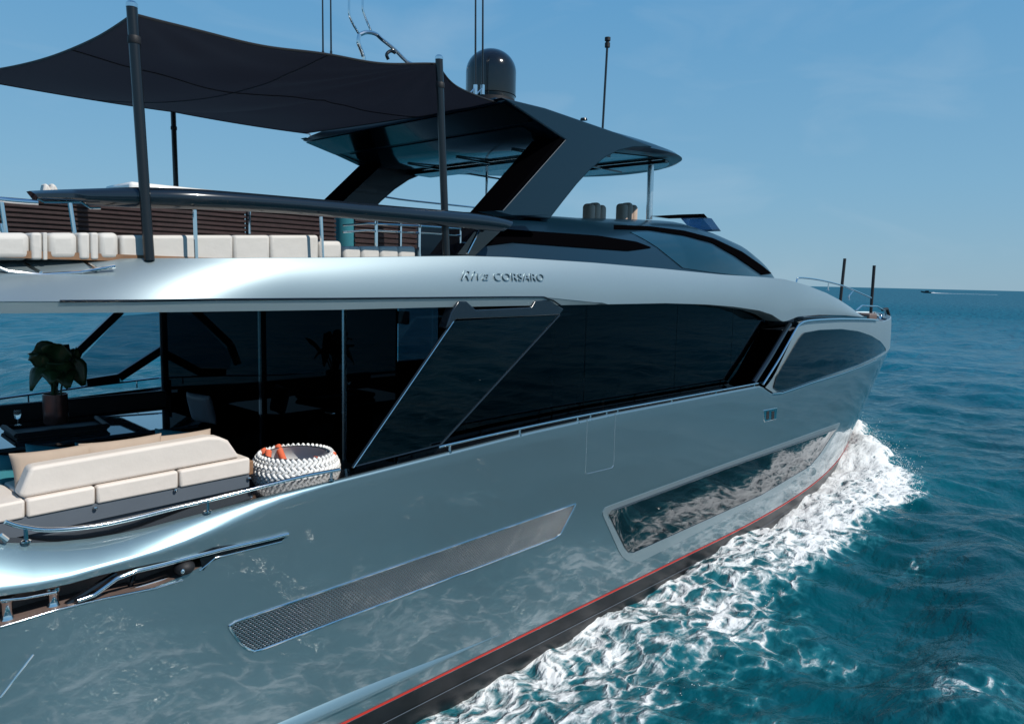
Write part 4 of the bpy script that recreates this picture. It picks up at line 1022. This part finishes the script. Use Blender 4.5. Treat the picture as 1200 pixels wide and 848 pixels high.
# bow wave relief
ridge = np.interp(X, [4, 10, 16, 20, 23, 26, 28.2, 29.5], [0.05, .12, .20, .34, .55, .50, .32, 0])
prof_ = np.exp(-((D - outer * .55) / (outer * .45 + .25)) ** 2)
Z += ridge * prof_ * (Y < 0) * (1 + .3 * wob) + np.where(Y > 0, ridge * np.exp(-((Dp - 1) / .9) ** 2), 0)
Z += np.clip(dens, 0, 1) * (.22 * (fbm(X / .45, Y / .45, 4, 9) - .5) + .10 * (fbm(X / .16, Y / .16, 2, 19) - .5)) * np.clip(1.2 - Rg / 60, 0, 1)
# diverging wake swell outside the foam
for (off, amp, wd) in ((3.5, .24, .8), (5.4, -.14, .9), (7.3, .15, .9)):
    line = off + np.clip(20 - X, 0, 30) * .12
    Z += amp * np.exp(-((D - line) / wd) ** 2) * np.clip((20 - X) / 5, 0, 1) * np.clip((X + 10) / 8, 0, 1) * (Y < 0)
Z -= np.minimum(0, 0)
verts = np.stack([X, Y, Z], -1).reshape(-1, 3)
i0 = (np.arange(nr - 1)[:, None] * na + np.arange(na)[None, :]); jn = (np.arange(na) + 1) % na
i1 = (np.arange(nr - 1)[:, None] * na + jn[None, :]); quads = np.stack([i0, i0 + na, i1 + na, i1], -1).reshape(-1, 4)
me = bpy.data.meshes.new('sea'); me.vertices.add(len(verts)); me.vertices.foreach_set('co', verts.astype(np.float32).ravel())
me.loops.add(quads.size); me.loops.foreach_set('vertex_index', quads.astype(np.int32).ravel())
me.polygons.add(len(quads)); me.polygons.foreach_set('loop_start', np.arange(0, quads.size, 4, dtype=np.int32))
me.polygons.foreach_set('use_smooth', np.ones(len(quads), bool)); me.update(calc_edges=True)
at = me.attributes.new('foam', 'FLOAT', 'POINT'); at.data.foreach_set('value', dens.astype(np.float32).ravel())
sea = bpy.data.objects.new('sea', me); COL.objects.link(sea); sea['kind'] = 'structure'

sm_ = bpy.data.materials.new('sea_water'); sm_.use_nodes = True; n = sm_.node_tree.nodes; l = sm_.node_tree.links
b = n['Principled BSDF']; b.inputs['Roughness'].default_value = .07; b.inputs['IOR'].default_value = 1.33
tc = n.new('ShaderNodeTexCoord')
def noise(sc, det, dist=0., stretch=(1, 1, 1), rot=0., vec=None):
    mp = n.new('ShaderNodeMapping'); mp.inputs['Scale'].default_value = stretch; mp.inputs['Rotation'].default_value = (0, 0, rot)
    l.new(vec or tc.outputs['Object'], mp.inputs[0]); z = n.new('ShaderNodeTexNoise'); z.inputs['Scale'].default_value = sc
    z.inputs['Detail'].default_value = det; z.inputs['Distortion'].default_value = dist; l.new(mp.outputs[0], z.inputs[0]); return z
def math_(op, a, b_=None, c_=None, clamp=False):
    q = n.new('ShaderNodeMath'); q.operation = op; q.use_clamp = clamp
    for i, vv in enumerate((a, b_, c_)):
        if vv is None: continue
        if isinstance(vv, (int, float)): q.inputs[i].default_value = vv
        else: l.new(vv, q.inputs[i])
    return q.outputs[0]
def mrange(a, x0, x1, y0, y1, sm=False):
    q = n.new('ShaderNodeMapRange'); q.interpolation_type = 'SMOOTHSTEP' if sm else 'LINEAR'
    l.new(a, q.inputs[0]); 
    for i, vv in enumerate((x0, x1, y0, y1)): q.inputs[i + 1].default_value = vv
    return q.outputs[0]
fa = n.new('ShaderNodeAttribute'); fa.attribute_name = 'foam'
n1 = noise(2.1, 10, 1.5, (.55, 1.3, 1), .12); n2 = noise(7, 6, .6)
vo = n.new('ShaderNodeTexVoronoi'); vo.feature = 'DISTANCE_TO_EDGE'; vo.inputs['Scale'].default_value = 2.6
wv = n.new('ShaderNodeVectorMath'); wv.operation = 'MULTIPLY_ADD'; wv.inputs[1].default_value = (.55, .55, .3); l.new(noise(2.2, 4).outputs['Color'], wv.inputs[0]); l.new(tc.outputs['Object'], wv.inputs[2])
l.new(wv.outputs[0], vo.inputs['Vector'])
lace = mrange(vo.outputs['Distance'], 0, .22, 1, 0)
val = math_('ADD', math_('ADD', math_('MULTIPLY', n1.outputs[0], 1.0), math_('MULTIPLY', n2.outputs[0], .30)), math_('MULTIPLY', lace, .24))
dd = math_('ADD', val, fa.outputs['Fac'])
gate = mrange(fa.outputs['Fac'], .02, .12, 0, 1)
ff = math_('MULTIPLY', mrange(dd, 1.26, 1.62, 0, 1, True), gate, clamp=True)
thin = math_('MULTIPLY', mrange(dd, 1.0, 1.35, 0, 1, True), gate, clamp=True)
# water body colour: deep teal, greener with entrained air near foam
deep = n.new('ShaderNodeMix'); deep.data_type = 'RGBA'; deep.inputs[6].default_value = (.0001, .034, .044, 1); deep.inputs[7].default_value = (.0001, .078, .104, 1)
l.new(mrange(noise(.06, 4, .3, (1, 1.6, 1)).outputs[0], .35, .65, 0, 1), deep.inputs[0])
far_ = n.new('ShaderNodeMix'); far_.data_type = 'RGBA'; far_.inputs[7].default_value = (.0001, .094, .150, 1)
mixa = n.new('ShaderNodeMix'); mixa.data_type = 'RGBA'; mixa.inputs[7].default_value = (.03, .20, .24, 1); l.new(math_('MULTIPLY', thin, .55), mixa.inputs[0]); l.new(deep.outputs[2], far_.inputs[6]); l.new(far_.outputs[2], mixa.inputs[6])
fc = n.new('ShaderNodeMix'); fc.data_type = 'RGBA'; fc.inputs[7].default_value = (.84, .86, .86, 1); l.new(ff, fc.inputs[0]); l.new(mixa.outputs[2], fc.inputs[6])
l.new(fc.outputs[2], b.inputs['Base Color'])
cd = n.new('ShaderNodeVectorMath'); cd.operation = 'LENGTH'
sub = n.new('ShaderNodeVectorMath'); sub.operation = 'SUBTRACT'; sub.inputs[1].default_value = (10, -5, 0); l.new(tc.outputs['Object'], sub.inputs[0]); l.new(sub.outputs[0], cd.inputs[0])
b.inputs['Specular IOR Level'].default_value = 0
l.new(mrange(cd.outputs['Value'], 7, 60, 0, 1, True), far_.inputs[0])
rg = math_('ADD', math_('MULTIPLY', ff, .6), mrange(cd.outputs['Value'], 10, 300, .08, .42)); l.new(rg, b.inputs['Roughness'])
w1 = noise(1.1, 5, .3, (1, 1.7, 1), radians(-20)); w2 = noise(4.2, 5, .4, (1, 1.5, 1), radians(15)); w3 = noise(.12, 5, .3, (1, 2.2, 1), radians(-10)); w4 = noise(.42, 7, .4, (1, 1.8, 1), radians(-18))
hh = math_('ADD', math_('ADD', math_('MULTIPLY', w1.outputs[0], .28), math_('MULTIPLY', w2.outputs[0], .045)), math_('MULTIPLY', w3.outputs[0], mrange(cd.outputs['Value'], 60, 400, 0, 2.6)))
hh = math_('ADD', hh, math_('MULTIPLY', w4.outputs[0], mrange(cd.outputs['Value'], 18, 120, .10, 2.0)))
hh2 = math_('ADD', hh, math_('MULTIPLY', math_('MULTIPLY', dd, ff), .06))
bp = n.new('ShaderNodeBump'); bp.inputs['Strength'].default_value = 1.0; bp.inputs['Distance'].default_value = .42; l.new(hh2, bp.inputs['Height']); l.new(bp.outputs[0], b.inputs['Normal'])
fr_ = n.new('ShaderNodeFresnel'); fr_.inputs[0].default_value = 1.33; l.new(bp.outputs[0], fr_.inputs['Normal'])
gsy = n.new('ShaderNodeBsdfGlossy'); l.new(rg, gsy.inputs['Roughness']); l.new(bp.outputs[0], gsy.inputs['Normal'])
lim = math_('MINIMUM', fr_.outputs[0], mrange(cd.outputs['Value'], 12, 160, .75, .15)); lim = math_('MULTIPLY', lim, math_('SUBTRACT', 1.0, math_('MULTIPLY', ff, .85)))
ms = n.new('ShaderNodeMixShader'); l.new(lim, ms.inputs[0]); l.new(b.outputs[0], ms.inputs[1]); l.new(gsy.outputs[0], ms.inputs[2]); l.new(ms.outputs[0], n['Material Output'].inputs[0])
me.materials.append(sm_)

# ------------------------------------------------------------------ flying spray over the bow wave
sr = np.random.default_rng(21); mb = MB()
octa = [(1, 0, 0), (-1, 0, 0), (0, 1, 0), (0, -1, 0), (0, 0, 1), (0, 0, -1)]; of = [(0, 2, 4), (2, 1, 4), (1, 3, 4), (3, 0, 4), (2, 0, 5), (1, 2, 5), (3, 1, 5), (0, 3, 5)]
for k in range(2200):
    x = float(sr.choice([sr.uniform(19, 28.2), sr.uniform(4, 20)], p=[.82, .18])); o_ = float(np.interp(x, [2, 6, 9, 12, 16, 19, 21.5, 23.5, 26, 28.5], [3.6, 2.9, 2.3, 1.75, 1.9, 2.35, 2.1, 1.5, .9, .2]))
    d_ = o_ * float(sr.beta(5, 1.6)) * (1.03 if x > 18 else .9); base = float(np.interp(x, [4, 10, 16, 20, 23, 26, 28.2], [.05, .1, .18, .3, .5, .5, .3]))
    z = base * .6 + float(sr.exponential(.05 if x < 18 else .13)); y = -(hb(x, 0) + d_) ; r_ = float((.002 + min(.006, sr.exponential(.003)))) * (1.5 if x > 18 else .8)
    i0_ = len(mb.v); mb.v += [(x + a * r_ * 1.5, y + b_ * r_, z + c_ * r_) for a, b_, c_ in octa]; mb.f += [[i0_ + i for i in f] for f in of]
sp_ = mb.build('spray', 'foamdrop', None, merge=0, normals=False); sp_['kind'] = 'stuff'; sp_['label'] = 'white droplets flying above the foaming bow wave'; sp_['category'] = 'spray'

# ------------------------------------------------------------------ distant motor boat and its wake
bp0 = atz(1087, 342.5, 0)
dvec = (atz(1165, 346, 0) - bp0).normalized(); ddist = 1050.; d_ = ray(1086, 342.5); d_ = Vector((d_.x, d_.y, 0)).normalized()
bpos = Vector((CAM.x, CAM.y, 0)) + d_ * ddist; side = Vector((d_.y, -d_.x, 0))
ang_b = atan2(-side.y, -side.x)
boat = empty('motorboat', tuple(bpos), 'small white motorboat speeding near the horizon', 'boat')
def bl(x, y, z): return bpos + Vector((cos(ang_b) * x - sin(ang_b) * y, sin(ang_b) * x + cos(ang_b) * y, z))
mb = MB(); rows = []
for x, wdt, z1 in ((-5, 1.5, 1.3), (-2, 1.6, 1.4), (2, 1.5, 1.7), (4.5, .9, 2.1), (6.5, .05, 2.4)):
    rows.append([bl(x, -wdt, z1), bl(x, -wdt * .7, -.2 + max(0, x - 2) * .25), bl(x, wdt * .7, -.2 + max(0, x - 2) * .25), bl(x, wdt, z1)])
mb.grid(rows, True); mb.poly(rows[0]); mb.build('hull', 'coaming', boat)
mb = MB(); mb.prism([bl(-2.5, -1.1, 1.4), bl(2.5, -1.1, 1.6), bl(1.2, -1.1, 2.9), bl(-2.2, -1.1, 2.9)], (bl(0, 2.2, 0) - bl(0, 0, 0))); mb.build('cabin', 'black', boat)
mb = MB(); rows = []
wr2 = np.random.default_rng(3)
for k in range(60):
    x = -5 - k * 1.15; wdt = .8 + k * .06; hg = (1.3 * math.exp(-k / 6) + .16) * wr2.uniform(.6, 1.2)
    rows.append([bl(x, -wdt, -.05), bl(x, -wdt * .5, hg * .8), bl(x, 0, hg), bl(x, wdt * .5, hg * .8), bl(x, wdt, -.05)])
mb.grid(rows); wk = mb.build('boat_wake', 'whitep', None); wk['kind'] = 'stuff'; wk['label'] = 'thin white foam trail behind the distant motorboat'; wk['category'] = 'wake'
print('verts sea', len(verts))
